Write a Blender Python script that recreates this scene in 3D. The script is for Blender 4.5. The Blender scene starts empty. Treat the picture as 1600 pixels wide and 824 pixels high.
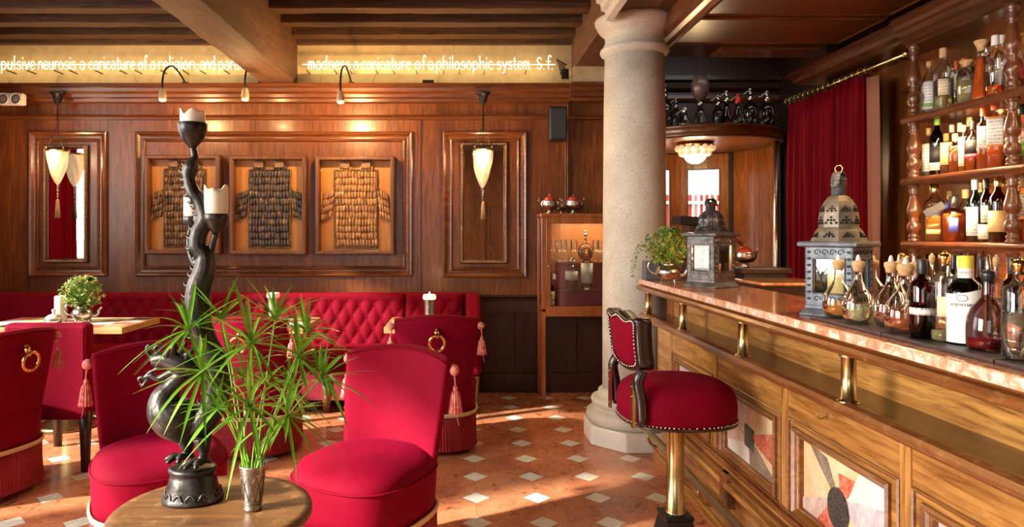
import bpy, math, random
from mathutils import Vector, Matrix, Euler
sc = bpy.context.scene
col = sc.collection
R = math.radians
PI = math.pi
# ---------------------------------------------------------------- camera
F, XV, YV, H = 1067.0, 722.0, 365.0, 1.39        # focal length in px of a 1600 px frame, vanishing point, eye height
cd = bpy.data.cameras.new('camera'); cam = bpy.data.objects.new('camera', cd); col.objects.link(cam)
cd.sensor_width = 36; cd.lens = 36 * F / 1600
cd.shift_x = (800 - XV) / 1600; cd.shift_y = -(412 - YV) / 1600
cam.location = (0, 0, H); cam.rotation_euler = (R(90), 0, 0)
cd.clip_start = 0.05
sc.camera = cam
# ---------------------------------------------------------------- world, sun, daylight, exposure
w = bpy.data.worlds.new('sky'); sc.world = w; w.use_nodes = True
bg = w.node_tree.nodes['Background']; bg.inputs[0].default_value = (1.0, 0.98, 0.94, 1); bg.inputs[1].default_value = 2.6
sc.view_settings.view_transform = 'Standard'; sc.view_settings.look = 'None'
sc.view_settings.gamma = 1; sc.view_settings.use_curve_mapping = False
sc.view_settings.exposure = 0.32
sc.cycles.use_denoising = True
sc.cycles.max_bounces = 8; sc.cycles.diffuse_bounces = 3; sc.cycles.glossy_bounces = 4
sc.cycles.transmission_bounces = 8; sc.cycles.transparent_max_bounces = 16
sc.cycles.caustics_reflective = False; sc.cycles.caustics_refractive = False
sc.cycles.sample_clamp_indirect = 4.0
def light(name, kind, loc, energy, color, direction=None, **kw):
    l = bpy.data.lights.new(name, kind); l.energy = energy; l.color = color
    for k, v in kw.items(): setattr(l, k, v)
    o = bpy.data.objects.new(name, l); col.objects.link(o); o.location = loc
    if direction is not None: o.rotation_euler = Vector(direction).to_track_quat('-Z', 'Y').to_euler()
    return o
light('sun', 'SUN', (-8, -2, 6), 14.0, (1, .92, .80), (.80, .38, -.44), angle=R(2.5))
light('window_daylight', 'AREA', (-4.32, 3.35, 1.9), 50, (1, .93, .84), (1, 0, -.22), shape='RECTANGLE', size=2.22, size_y=2.0)
light('window_daylight', 'AREA', (-4.32, .3, 1.9), 165, (1, .93, .84), (1, 0.12, -.25), shape='RECTANGLE', size=2.4, size_y=2.0, spread=R(115))
light('window_daylight', 'AREA', (-1.6, -2.9, 1.9), 7, (1, .92, .82), (0.1, 1, -.1), shape='RECTANGLE', size=2.6, size_y=2.0)
# ---------------------------------------------------------------- helpers
def P(px, py, Y): return Vector(((px - XV) / F * Y, Y, H - (py - YV) / F * Y))
def X_(px, Y): return (px - XV) / F * Y
def Z_(py, Y): return H - (py - YV) / F * Y
def catmull(pts, n=6):
    pts = [Vector(p) for p in pts]
    if len(pts) < 3: return pts
    out = []
    for i in range(len(pts) - 1):
        p0 = pts[max(i - 1, 0)]; p1 = pts[i]; p2 = pts[i + 1]; p3 = pts[min(i + 2, len(pts) - 1)]
        for k in range(n):
            t = k / n
            out.append(.5 * ((2 * p1) + (p2 - p0) * t + (2 * p0 - 5 * p1 + 4 * p2 - p3) * t * t + (3 * p1 - p0 - 3 * p2 + p3) * t ** 3))
    out.append(pts[-1]); return out
def catr(rs, n=6):
    out = []
    for i in range(len(rs) - 1):
        p0, p1, p2, p3 = rs[max(i - 1, 0)], rs[i], rs[i + 1], rs[min(i + 2, len(rs) - 1)]
        for k in range(n):
            t = k / n; out.append(max(.0004, .5 * (2 * p1 + (p2 - p0) * t + (2 * p0 - 5 * p1 + 4 * p2 - p3) * t * t + (3 * p1 - p0 - 3 * p2 + p3) * t ** 3)))
    out.append(rs[-1]); return out
class MB:
    def __init__(s): s.v = []; s.f = []; s.m = []; s.mi = 0; s.sm = []; s.smooth = True
    def face(s, idx): s.f.append(tuple(idx)); s.m.append(s.mi); s.sm.append(s.smooth)
    def box(s, x0, x1, y0, y1, z0, z1, M=None):
        b = len(s.v); c = [Vector((x, y, z)) for z in (z0, z1) for y in (y0, y1) for x in (x0, x1)]
        if M: c = [M @ p for p in c]
        s.v += c; sm = s.smooth; s.smooth = False
        for q in ((0, 2, 3, 1), (4, 5, 7, 6), (0, 1, 5, 4), (2, 6, 7, 3), (0, 4, 6, 2), (1, 3, 7, 5)): s.face([b + i for i in q])
        s.smooth = sm; return s
    def rings(s, rings, cap0=True, cap1=True, closed=False):
        b = len(s.v); n = len(rings[0])
        for r in rings: s.v += [Vector(p) for p in r]
        m = len(rings)
        for i in range(m if closed else m - 1):
            j = (i + 1) % m
            for k in range(n):
                l = (k + 1) % n
                s.face((b + i * n + k, b + i * n + l, b + j * n + l, b + j * n + k))
        if not closed:
            if cap0: s.face([b + k for k in reversed(range(n))])
            if cap1: s.face([b + (m - 1) * n + k for k in range(n)])
        return s
    def lathe(s, prof, c=(0, 0, 0), n=24, M=None, cap=True):
        c = Vector(c); rs = []
        for r, z in prof:
            ring = [Vector((max(r, 1e-4) * math.cos(2 * PI * k / n), max(r, 1e-4) * math.sin(2 * PI * k / n), z)) for k in range(n)]
            rs.append([(M @ p if M else p) + c for p in ring])
        return s.rings(rs, cap, cap)
    def tube(s, pts, r, n=8, cap=True):
        pts = [Vector(p) for p in pts]
        if not isinstance(r, (list, tuple)): r = [r] * len(pts)
        rs = []; up = None
        for i, p in enumerate(pts):
            t = (pts[min(i + 1, len(pts) - 1)] - pts[max(i - 1, 0)])
            t = t.normalized() if t.length > 1e-9 else Vector((0, 0, 1))
            if up is None:
                a = Vector((0, 0, 1)) if abs(t.z) < .9 else Vector((1, 0, 0)); up = (a - t * a.dot(t)).normalized()
            else:
                up = up - t * up.dot(t); up = up.normalized() if up.length > 1e-6 else Vector((1, 0, 0))
            sd = t.cross(up)
            rs.append([p + (up * math.cos(2 * PI * k / n) + sd * math.sin(2 * PI * k / n)) * r[i] for k in range(n)])
        return s.rings(rs, cap, cap)
    def loop(s, pts, r, n=8):
        pts = [Vector(p) for p in pts]; m = len(pts); rs = []
        for i, p in enumerate(pts):
            t = (pts[(i + 1) % m] - pts[i - 1]).normalized()
            c = sum(pts, Vector()) / m
            o = (p - c); o = (o - t * o.dot(t)).normalized(); sd = t.cross(o)
            rs.append([p + (o * math.cos(2 * PI * k / n) + sd * math.sin(2 * PI * k / n)) * r for k in range(n)])
        return s.rings(rs, closed=True)
    def ell(s, c, rad, n=16, m=10, M=None):
        rx, ry, rz = rad if isinstance(rad, (list, tuple)) else (rad,) * 3
        rs = []
        for i in range(m + 1):
            a = -PI / 2 + PI * i / m; cr = max(math.cos(a), 1e-3)
            ring = [Vector((rx * cr * math.cos(2 * PI * k / n), ry * cr * math.sin(2 * PI * k / n), rz * math.sin(a))) for k in range(n)]
            rs.append([(M @ p if M else p) + Vector(c) for p in ring])
        return s.rings(rs)
    def prism(s, poly, mp, h0, h1):
        n = len(poly); b = len(s.v); sm = s.smooth; s.smooth = False
        s.v += [mp(u, v, h0) for u, v in poly] + [mp(u, v, h1) for u, v in poly]
        s.face([b + k for k in reversed(range(n))]); s.face([b + n + k for k in range(n)])
        for k in range(n): l = (k + 1) % n; s.face((b + k, b + l, b + n + l, b + n + k))
        s.smooth = sm; return s
    def frame(s, u0, u1, v0, v1, prof, mp):
        sm = s.smooth; s.smooth = False
        rs = [[mp(u0 + d, v0 + d, h), mp(u1 - d, v0 + d, h), mp(u1 - d, v1 - d, h), mp(u0 + d, v1 - d, h)] for d, h in prof]
        s.rings(rs, False, False); s.smooth = sm; return s
    def quad(s, a, b, c, d):
        i = len(s.v); s.v += [Vector(a), Vector(b), Vector(c), Vector(d)]; s.face((i, i + 1, i + 2, i + 3)); return s
    def xf(s, M): s.v = [M @ Vector(p) for p in s.v]; return s
    def build(s, name, mats, parent=None, bevel=0, subsurf=0, remesh=0, loc=None, fix=True):
        me = bpy.data.meshes.new(name); me.from_pydata([tuple(p) for p in s.v], [], s.f)
        if not isinstance(mats, (list, tuple)): mats = [mats]
        for m in mats: me.materials.append(m)
        me.polygons.foreach_set('material_index', s.m); me.polygons.foreach_set('use_smooth', s.sm)
        if fix:
            import bmesh
            bm = bmesh.new(); bm.from_mesh(me); bmesh.ops.recalc_face_normals(bm, faces=bm.faces); bm.to_mesh(me); bm.free()
        me.update()
        o = bpy.data.objects.new(name, me); col.objects.link(o)
        if parent is not None: o.parent = parent
        if loc is not None: o.location = loc
        if remesh:
            md = o.modifiers.new('r', 'REMESH'); md.mode = 'VOXEL'; md.voxel_size = remesh; md.use_smooth_shade = True
        if bevel:
            md = o.modifiers.new('b', 'BEVEL'); md.width = bevel; md.segments = 2; md.limit_method = 'ANGLE'
        if subsurf:
            md = o.modifiers.new('s', 'SUBSURF'); md.levels = subsurf; md.render_levels = subsurf
        return o
def tag(o, label, cat, group=None, kind=None):
    o['label'] = label; o['category'] = cat
    if group: o['group'] = group
    if kind: o['kind'] = kind
    return o
def thing(name, loc, label, cat, rz=0, group=None):
    o = bpy.data.objects.new(name, None); col.objects.link(o); o.location = loc; o.rotation_euler = (0, 0, rz)
    o.empty_display_size = .05
    return tag(o, label, cat, group)
def struct(o): o['kind'] = 'structure'; return o
def kids(o): return [c for c in bpy.data.objects if c.parent == o]
def dup(o, loc=None, rz=None, label=None, parent=None):
    c = o.copy(); col.objects.link(c)
    if parent is not None: c.parent = parent
    if loc is not None: c.location = loc
    if rz is not None: c.rotation_euler = (0, 0, rz)
    if label: c['label'] = label
    for ch in kids(o): dup(ch, parent=c)
    return c
# ---------------------------------------------------------------- materials
def newmat(name):
    m = bpy.data.materials.new(name); m.use_nodes = True; nt = m.node_tree
    return m, nt, nt.nodes['Principled BSDF']
def N(nt, t, **kw):
    n = nt.nodes.new(t)
    for k, v in kw.items(): setattr(n, k, v)
    return n
def ramp(nt, fac, stops):
    r = N(nt, 'ShaderNodeValToRGB'); e = r.color_ramp.elements
    while len(e) < len(stops): e.new(.5)
    for i, (p, c) in enumerate(stops): e[i].position = p; e[i].color = (*c, 1)
    nt.links.new(fac, r.inputs[0]); return r.outputs[0]
def coords(nt, scale=(1, 1, 1), rot=(0, 0, 0), kind='Object'):
    tc = N(nt, 'ShaderNodeTexCoord'); mp = N(nt, 'ShaderNodeMapping'); mp.inputs['Scale'].default_value = scale; mp.inputs['Rotation'].default_value = rot
    nt.links.new(tc.outputs[kind], mp.inputs[0]); return mp.outputs[0]
def noise(nt, vec, scale, detail=5, rough=.6, dist=0):
    n = N(nt, 'ShaderNodeTexNoise'); n.inputs['Scale'].default_value = scale; n.inputs['Detail'].default_value = detail
    n.inputs['Roughness'].default_value = rough; n.inputs['Distortion'].default_value = dist
    nt.links.new(vec, n.inputs['Vector']); return n.outputs[0]
def bump(nt, bs, h, strength=.2, dist=.01):
    b = N(nt, 'ShaderNodeBump'); b.inputs['Strength'].default_value = strength; b.inputs['Distance'].default_value = dist
    nt.links.new(h, b.inputs['Height']); nt.links.new(b.outputs[0], bs.inputs['Normal'])
def mixc(nt, fac, a, b, mode='MIX'):
    m = N(nt, 'ShaderNodeMix'); m.data_type = 'RGBA'; m.blend_type = mode
    for s, v in ((m.inputs[0], fac), (m.inputs[6], a), (m.inputs[7], b)):
        if hasattr(v, 'is_linked') or isinstance(v, bpy.types.NodeSocket): nt.links.new(v, s)
        elif isinstance(v, (int, float)): s.default_value = v
        else: s.default_value = (*v, 1)
    return m.outputs[2]
def math_(nt, op, a, b=None, c=None):
    m = N(nt, 'ShaderNodeMath'); m.operation = op
    for i, v in enumerate((a, b, c)):
        if v is None: continue
        if isinstance(v, (int, float)): m.inputs[i].default_value = v
        else: nt.links.new(v, m.inputs[i])
    return m.outputs[0]
def wood(name, dark, light_, axis='z', rough=.3, coat=.3, scale=1.0, wear=0):
    m, nt, bs = newmat(name)
    s = {'x': (1.2, 14, 14), 'y': (14, 1.2, 14), 'z': (14, 14, 1.2)}[axis]
    v = coords(nt, tuple(k * scale for k in s))
    a = noise(nt, v, 3.2, 8, .65, .6); c = ramp(nt, a, [(.32, dark), (.52, [(p + q) / 2 for p, q in zip(dark, light_)]), (.7, light_)])
    v2 = coords(nt, tuple(k * scale * .12 for k in s)); b = noise(nt, v2, 2.0, 3)
    c2 = mixc(nt, ramp(nt, b, [(.35, (.0, .0, .0)), (.7, (.55, .55, .55))]), c, [q * .62 for q in dark])
    if wear:
        v3 = coords(nt, (9, 9, 9)); d = noise(nt, v3, 2.5, 8, .7)
        c2 = mixc(nt, ramp(nt, d, [(.55, (0, 0, 0)), (.68, (wear, wear, wear))]), c2, (.62, .36, .14))
    nt.links.new(c2, bs.inputs['Base Color']); bs.inputs['Roughness'].default_value = rough
    bs.inputs['Coat Weight'].default_value = coat; bs.inputs['Coat Roughness'].default_value = .18
    bump(nt, bs, a, .12, .004); return m
def plain(name, c, rough=.5, metal=0, coat=0, nscale=0, c2=None, bmp=0, emis=None, es=1, **kw):
    m, nt, bs = newmat(name)
    bs.inputs['Base Color'].default_value = (*c, 1); bs.inputs['Roughness'].default_value = rough; bs.inputs['Metallic'].default_value = metal
    bs.inputs['Coat Weight'].default_value = coat
    if nscale:
        a = noise(nt, coords(nt), nscale, 6, .6)
        if c2: nt.links.new(ramp(nt, a, [(.35, c), (.65, c2)]), bs.inputs['Base Color'])
        if bmp: bump(nt, bs, a, bmp, .005)
    if emis: bs.inputs['Emission Color'].default_value = (*emis, 1); bs.inputs['Emission Strength'].default_value = es
    for k, v in kw.items(): bs.inputs[k.replace('_', ' ')].default_value = v
    return m
def velvet(name, c, sheen=(1, .25, .35)):
    m, nt, bs = newmat(name)
    a = noise(nt, coords(nt), 6, 5, .6); b = noise(nt, coords(nt, (60, 60, 8)), 6, 3)
    cc = ramp(nt, a, [(.35, [k * .8 for k in c]), (.7, c)]); nt.links.new(mixc(nt, .18, cc, ramp(nt, b, [(.4, [k * .6 for k in c]), (.6, c)])), bs.inputs['Base Color'])
    bs.inputs['Roughness'].default_value = .75; bs.inputs['Sheen Weight'].default_value = .07; bs.inputs['Sheen Roughness'].default_value = .35
    bs.inputs['Sheen Tint'].default_value = (*sheen, 1); bs.inputs['Specular IOR Level'].default_value = .08
    bump(nt, bs, noise(nt, coords(nt), 14, 3), .25, .01); return m
def thin_glass(name, tint=(1, 1, 1), refl=.9, rough=.02):
    m, nt, bs = newmat(name); nt.nodes.remove(bs); out = nt.nodes['Material Output']
    t = N(nt, 'ShaderNodeBsdfTransparent'); t.inputs[0].default_value = (*tint, 1)
    g = N(nt, 'ShaderNodeBsdfGlossy'); g.inputs['Roughness'].default_value = rough; g.inputs[0].default_value = (refl, refl, refl, 1)
    lw = N(nt, 'ShaderNodeLayerWeight'); lw.inputs[0].default_value = .32
    f = math_(nt, 'MULTIPLY_ADD', lw.outputs['Fresnel'], .9, .03)
    mx = N(nt, 'ShaderNodeMixShader'); nt.links.new(f, mx.inputs[0]); nt.links.new(t.outputs[0], mx.inputs[1]); nt.links.new(g.outputs[0], mx.inputs[2])
    nt.links.new(mx.outputs[0], out.inputs[0]); return m
def liquid(name, c, ior=1.33): return plain(name, c, .02, Transmission_Weight=.62, IOR=ior)
def emit(name, c, s):
    m, nt, bs = newmat(name); nt.nodes.remove(bs); e = N(nt, 'ShaderNodeEmission'); e.inputs[0].default_value = (*c, 1); e.inputs[1].default_value = s
    nt.links.new(e.outputs[0], nt.nodes['Material Output'].inputs[0]); return m
MAHOG_D, MAHOG_L = (.072, .017, .0035), (.30, .092, .018)
M = {}
M['panel'] = wood('mahogany_panel', MAHOG_D, MAHOG_L, 'z', .34, .16)
M['panel_x'] = wood('mahogany_rail', (.075, .018, .0045), (.25, .08, .018), 'x', .3, .25)
M['shaded_y'] = wood('shaded_cornice', (.03, .009, .003), (.13, .04, .012), 'y', .3, .35)  # mahogany darkened to stand in for weak light on the right-hand mouldings
M['panel_y'] = wood('mahogany_beam', (.09, .025, .01), (.28, .09, .03), 'y', .35, .3)
M['dark_wood'] = wood('dark_wood', (.018, .006, .003), (.07, .022, .009), 'x', .35, .3)
M['dark_wood_z'] = wood('dark_wood_upright', (.022, .007, .003), (.085, .026, .009), 'z', .42, .06)
M['joist'] = wood('joist_wood', (.035, .014, .006), (.19, .085, .032), 'x', .6, 0, wear=.06)
M['beam'] = wood('beam_wood', (.075, .030, .014), (.22, .10, .045), 'y', .7, 0)
M['honey'] = wood('honey_walnut', (.19, .062, .012), (.80, .42, .11), 'y', .28, .3, wear=.12)
M['honey_z'] = wood('honey_walnut_upright', (.19, .062, .012), (.80, .42, .11), 'z', .28, .3, wear=.12)
M['chestnut'] = wood('chestnut_edge', (.12, .034, .008), (.38, .14, .036), 'y', .3, .2, wear=.25)
M['cab'] = wood('cabinet_wood', (.24, .06, .014), (.5, .16, .04), 'z', .25, .5)
M['rustic'] = wood('rustic_table', (.045, .016, .005), (.20, .082, .024), 'x', .5, .05, .7, wear=.25)
M['turned'] = plain('turned_wood', (.075, .021, .007), .32, coat=.35, nscale=12, c2=(.13, .04, .012))
M['red'] = velvet('crimson_velvet', (.215, .0004, .016), (1, .03, .22))
M['red_b'] = velvet('crimson_banquette', (.19, .0006, .011), (.9, .04, .10))
M['fringe'] = plain('fringe_thread', (.22, .008, .018), .8, nscale=90, c2=(.38, .02, .04))
M['braid'] = plain('gold_braid', (.62, .36, .14), .55, nscale=120, c2=(.8, .62, .38), bmp=.5)
M['tassel'] = plain('tassel_thread', (.48, .03, .05), .7, nscale=60, c2=(.66, .30, .22), bmp=.4)
M['curtain'] = velvet('curtain_velvet', (.17, .002, .008), (.8, .1, .12))
M['lining'] = plain('curtain_lining', (.26, .10, .055), .8)
M['brass'] = plain('aged_brass', (.66, .53, .26), .27, 1, nscale=6, c2=(.52, .40, .18))
M['gold'] = plain('bright_brass', (.85, .52, .17), .16, 1)
M['silver'] = plain('silver_plate', (.62, .58, .52), .22, 1, nscale=30, c2=(.42, .38, .33), bmp=.35)
M['pewter'] = plain('engraved_pewter', (.55, .50, .43), .38, 1, nscale=22, c2=(.26, .22, .17), bmp=.5)
M['zinc'] = plain('zinc_sheet', (.085, .098, .12), .5, .5, nscale=26, c2=(.17, .19, .22), bmp=.5)
M['zinc_d'] = plain('dark_zinc_sheet', (.07, .068, .072), .4, .7, nscale=26, c2=(.20, .19, .19), bmp=.5)
M['bronze'] = plain('dark_bronze', (.018, .015, .014), .34, .65, nscale=24, c2=(.055, .045, .038), bmp=.6)
M['black'] = plain('black_metal', (.012, .012, .013), .4, .3)
M['blackp'] = plain('black_plastic', (.015, .015, .017), .35)
M['tray'] = plain('rubber_tray', (.05, .035, .035), .45)
M['grey'] = plain('grey_card', (.10, .095, .10), .6)
M['white'] = plain('white_plastic', (.75, .73, .70), .45)
M['wax'] = plain('candle_wax', (.80, .76, .60), .45, Subsurface_Weight=.35, Subsurface_Scale=.03, emis=(1, .8, .5), es=.02)
M['paper'] = plain('paper_label', (.84, .82, .76), .6)
M['cream'] = plain('cream_label', (.80, .70, .45), .6)
M['buff'] = plain('buff_label', (.72, .46, .18), .6)
M['green_l'] = plain('green_label', (.22, .48, .07), .6)
M['black_l'] = plain('black_label', (.02, .02, .022), .5)
M['pink_l'] = plain('pink_label', (.72, .05, .10), .6)
M['orange_l'] = plain('orange_label', (.85, .30, .08), .6)
M['blue_l'] = plain('blue_label', (.08, .10, .5), .6)
M['ink'] = plain('ink', (.03, .03, .035), .6)
M['cork'] = plain('cork', (.62, .42, .20), .8, nscale=60, c2=(.45, .27, .12))
M['red_cap'] = plain('orange_cap', (.7, .13, .03), .5)
M['yellow'] = plain('yellow_cap', (.80, .72, .05), .45)
M['glass'] = thin_glass('clear_glass', (.97, .98, .97))
M['pane'] = thin_glass('pane_glass', (.96, .98, .97), .8)
M['brown_g'] = thin_glass('brown_glass', (.28, .09, .03))
M['green_g'] = thin_glass('green_glass', (.10, .32, .10))
M['dgreen_g'] = thin_glass('dark_green_glass', (.05, .13, .05))
M['smoke_g'] = thin_glass('dusty_glass', (.55, .50, .50))
M['amber'] = liquid('amber_spirit', (.85, .30, .04))
M['orange'] = liquid('orange_spirit', (.95, .17, .02))
M['pale'] = plain('pale_spirit', (.93, .84, .42), .02, Transmission_Weight=.8, IOR=1.33)
M['clearq'] = plain('clear_spirit', (.95, .95, .93), .02, Transmission_Weight=.97, IOR=1.33)
M['pink_g'] = thin_glass('rosy_decanter_glass', (.78, .62, .66))
M['ruby'] = liquid('ruby_spirit', (.50, .04, .04))
M['rust'] = liquid('rust_bitters', (.55, .14, .05))
M['darkq'] = plain('dark_syrup', (.015, .006, .005), .1, coat=.5)
M['mirror'] = plain('mirror_glass', (.92, .92, .92), .015, 1)
M['leaf'] = plain('papyrus_leaf', (.10, .32, .015), .36, nscale=9, c2=(.30, .58, .05), Subsurface_Weight=.0, Coat_Roughness=.3)
M['leaf_d'] = plain('ivy_leaf', (.03, .12, .02), .4, nscale=30, c2=(.08, .22, .03))
M['leaf_y'] = plain('yellow_green_leaf', (.30, .42, .05), .5, nscale=30, c2=(.16, .28, .03))
M['flower'] = plain('small_flowers', (.70, .62, .25), .6, nscale=30, c2=(.45, .50, .12))
M['flame'] = emit('candle_flame', (1, .62, .22), 28)
M['neon'] = emit('neon_tube', (1, .88, .55), 2.2)
M['led'] = emit('led_strip', (1, .80, .42), 18)
M['bulb'] = emit('lit_globe', (1, .78, .40), 22)
def lampglass():
    m, nt, bs = newmat('alabaster_glass'); a = noise(nt, coords(nt, (8, 8, 8)), 5, 5, .6, 1.5)
    c = ramp(nt, a, [(.35, (1, .56, .24)), (.6, (1, .75, .45))]); nt.links.new(c, bs.inputs['Base Color']); nt.links.new(c, bs.inputs['Emission Color'])
    bs.inputs['Emission Strength'].default_value = .42; bs.inputs['Roughness'].default_value = .35; return m
M['lamp'] = lampglass()
def plaster():
    m, nt, bs = newmat('ochre_plaster'); a = noise(nt, coords(nt, (1, 1, 1)), 1.8, 6, .6); b = noise(nt, coords(nt), 14, 6)
    c = mixc(nt, .3, ramp(nt, a, [(.3, (.42, .31, .17)), (.7, (.56, .44, .27))]), ramp(nt, b, [(.4, (.46, .33, .17)), (.6, (.68, .55, .35))]))
    nt.links.new(c, bs.inputs['Base Color']); bs.inputs['Roughness'].default_value = .85; bump(nt, bs, b, .2, .01); return m
M['plaster'] = plaster()
def stone():
    m, nt, bs = newmat('istrian_stone'); a = noise(nt, coords(nt), 3, 8, .65); b = noise(nt, coords(nt), 110, 3, .6)
    c = ramp(nt, a, [(.3, (.45, .40, .32)), (.55, (.60, .55, .46)), (.75, (.72, .68, .60))])
    c = mixc(nt, ramp(nt, b, [(.56, (0, 0, 0)), (.66, (.6, .6, .6))]), c, (.24, .19, .14))
    nt.links.new(c, bs.inputs['Base Color']); bs.inputs['Roughness'].default_value = .75; bump(nt, bs, b, .35, .004); return m
M['stone'] = stone()
M['stone_w'] = plain('white_stone', (.68, .64, .55), .6, nscale=5, c2=(.8, .77, .7), bmp=.1)
def marble(name, base, light_, dark, scale=5, rough=.12, vein=(.85, .75, .66)):
    m, nt, bs = newmat(name); v = coords(nt)
    a = noise(nt, v, scale, 8, .7, 1.2); b = noise(nt, v, scale * 2.3, 8, .7, 2.5)
    c = ramp(nt, a, [(.36, dark), (.49, base), (.60, light_)])
    ab = math_(nt, 'ABSOLUTE', math_(nt, 'SUBTRACT', b, .5))
    c = mixc(nt, ramp(nt, ab, [(0, (.9, .9, .9)), (.018, (0, 0, 0))]), c, vein)
    nt.links.new(c, bs.inputs['Base Color']); bs.inputs['Roughness'].default_value = rough; bs.inputs['Coat Weight'].default_value = .4 if name == 'verona_marble' else .08
    if name != 'verona_marble': bs.inputs['Roughness'].default_value = max(rough, .3)
    bs.inputs['Coat Roughness'].default_value = .08; return m
M['counter'] = marble('verona_marble', (.66, .20, .05), (.74, .36, .16), (.36, .075, .02), 6)
M['counter_edge'] = marble('cut_marble_edge', (.66, .38, .24), (.86, .76, .64), (.56, .20, .10), 13, .3, (.48, .12, .06))
M['m_red'] = marble('red_marble', (.60, .10, .04), (.65, .16, .08), (.45, .07, .03), 8)
M['m_cream'] = marble('cream_marble', (.74, .60, .34), (.82, .72, .50), (.66, .50, .24), 6, vein=(.6, .45, .2))
M['m_white'] = marble('white_marble', (.80, .79, .76), (.85, .84, .82), (.72, .70, .66), 6, vein=(.6, .6, .6))
M['m_grey'] = marble('violet_grey_marble', (.52, .50, .56), (.68, .66, .70), (.42, .38, .44), 8, vein=(.50, .26, .22))
M['m_pink'] = marble('pink_marble', (.62, .42, .38), (.72, .58, .52), (.50, .28, .24), 8)
M['m_green'] = marble('green_marble', (.02, .06, .05), (.05, .12, .10), (.01, .03, .03), 12, vein=(.30, .42, .36))
M['m_brown'] = marble('brown_marble', (.26, .20, .15), (.38, .31, .24), (.18, .13, .10), 10, vein=(.12, .08, .06))
M['m_dark'] = marble('black_marble', (.016, .011, .013), (.03, .022, .025), (.010, .008, .010), 22, vein=(.32, .32, .32))
def floor_mat():
    m, nt, bs = newmat('terrazzo_floor'); tc = N(nt, 'ShaderNodeTexCoord'); sp = N(nt, 'ShaderNodeSeparateXYZ'); nt.links.new(tc.outputs['Object'], sp.inputs[0])
    def cell(o, size, ph):
        f = math_(nt, 'FRACT', math_(nt, 'ADD', math_(nt, 'DIVIDE', math_(nt, 'SUBTRACT', o, ph), size), 100.5))
        return math_(nt, 'MULTIPLY', math_(nt, 'ABSOLUTE', math_(nt, 'SUBTRACT', f, .5)), size)
    u = cell(sp.outputs[0], .320, .394); v = cell(sp.outputs[1], .3115, 3.590)
    s = math_(nt, 'ADD', u, v); dia = math_(nt, 'LESS_THAN', s, .073)
    joint = math_(nt, 'MAXIMUM', math_(nt, 'LESS_THAN', u, .0016), math_(nt, 'LESS_THAN', math_(nt, 'ABSOLUTE', math_(nt, 'SUBTRACT', s, .075)), .002))
    joint = math_(nt, 'MULTIPLY', joint, math_(nt, 'SUBTRACT', 1.0, dia))
    vec = tc.outputs['Object']
    a = noise(nt, vec, 2.2, 9, .72, .8); b = noise(nt, vec, 9, 8, .75, 2.0); d = noise(nt, vec, 26, 6, .7, 1)
    red = ramp(nt, a, [(.30, (.34, .095, .04)), (.50, (.58, .20, .085)), (.70, (.72, .31, .15))])
    red = mixc(nt, ramp(nt, b, [(.57, (0, 0, 0)), (.62, (.9, .9, .9))]), red, (.13, .055, .04))
    red = mixc(nt, ramp(nt, d, [(.63, (0, 0, 0)), (.68, (.8, .8, .8))]), red, (.05, .03, .03))
    red = mixc(nt, ramp(nt, math_(nt, 'ABSOLUTE', math_(nt, 'SUBTRACT', b, .47)), [(0, (.8, .8, .8)), (.012, (0, 0, 0))]), red, (.68, .42, .28))
    wh = ramp(nt, d, [(.3, (.72, .69, .58)), (.6, (.84, .81, .70)), (.72, (.66, .60, .50))])
    c = mixc(nt, dia, red, wh); c = mixc(nt, math_(nt, 'MULTIPLY', joint, .7), c, (.12, .06, .045))
    nt.links.new(c, bs.inputs['Base Color'])
    nt.links.new(ramp(nt, d, [(.3, (.16, .16, .16)), (.7, (.32, .32, .32))]), bs.inputs['Roughness'])
    bump(nt, bs, a, .05, .01); return m
M['floor'] = floor_mat()
def label_print(name, base, ink=(.08, .06, .06), freq=60):
    m, nt, bs = newmat(name); sp = N(nt, 'ShaderNodeSeparateXYZ'); tc = N(nt, 'ShaderNodeTexCoord'); nt.links.new(tc.outputs['Object'], sp.inputs[0])
    n = noise(nt, coords(nt, (1, 1, .15)), 520, 2, .5)
    line = math_(nt, 'GREATER_THAN', math_(nt, 'FRACT', math_(nt, 'MULTIPLY', sp.outputs[2], freq)), .62)
    k = math_(nt, 'MULTIPLY', line, math_(nt, 'GREATER_THAN', n, .52))
    nt.links.new(mixc(nt, math_(nt, 'MULTIPLY', k, .75), base, ink), bs.inputs['Base Color']); bs.inputs['Roughness'].default_value = .55; return m
M['paper_p'] = label_print('printed_paper_label', (.84, .82, .77))
M['cream_p'] = label_print('printed_cream_label', (.80, .70, .46))
# ================================================================ THE SETTING
def sbox(name, mat, *b, bevel=0):
    return struct(MB().box(*b).build(name, mat, bevel=bevel))
LW = -4.35
sbox('floor', M['floor'], -4.6, 3.4, -3.2, 7.4, -.1, 0)
BW = lambda u, v, h: Vector((u, 6.0 - h, v))
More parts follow.
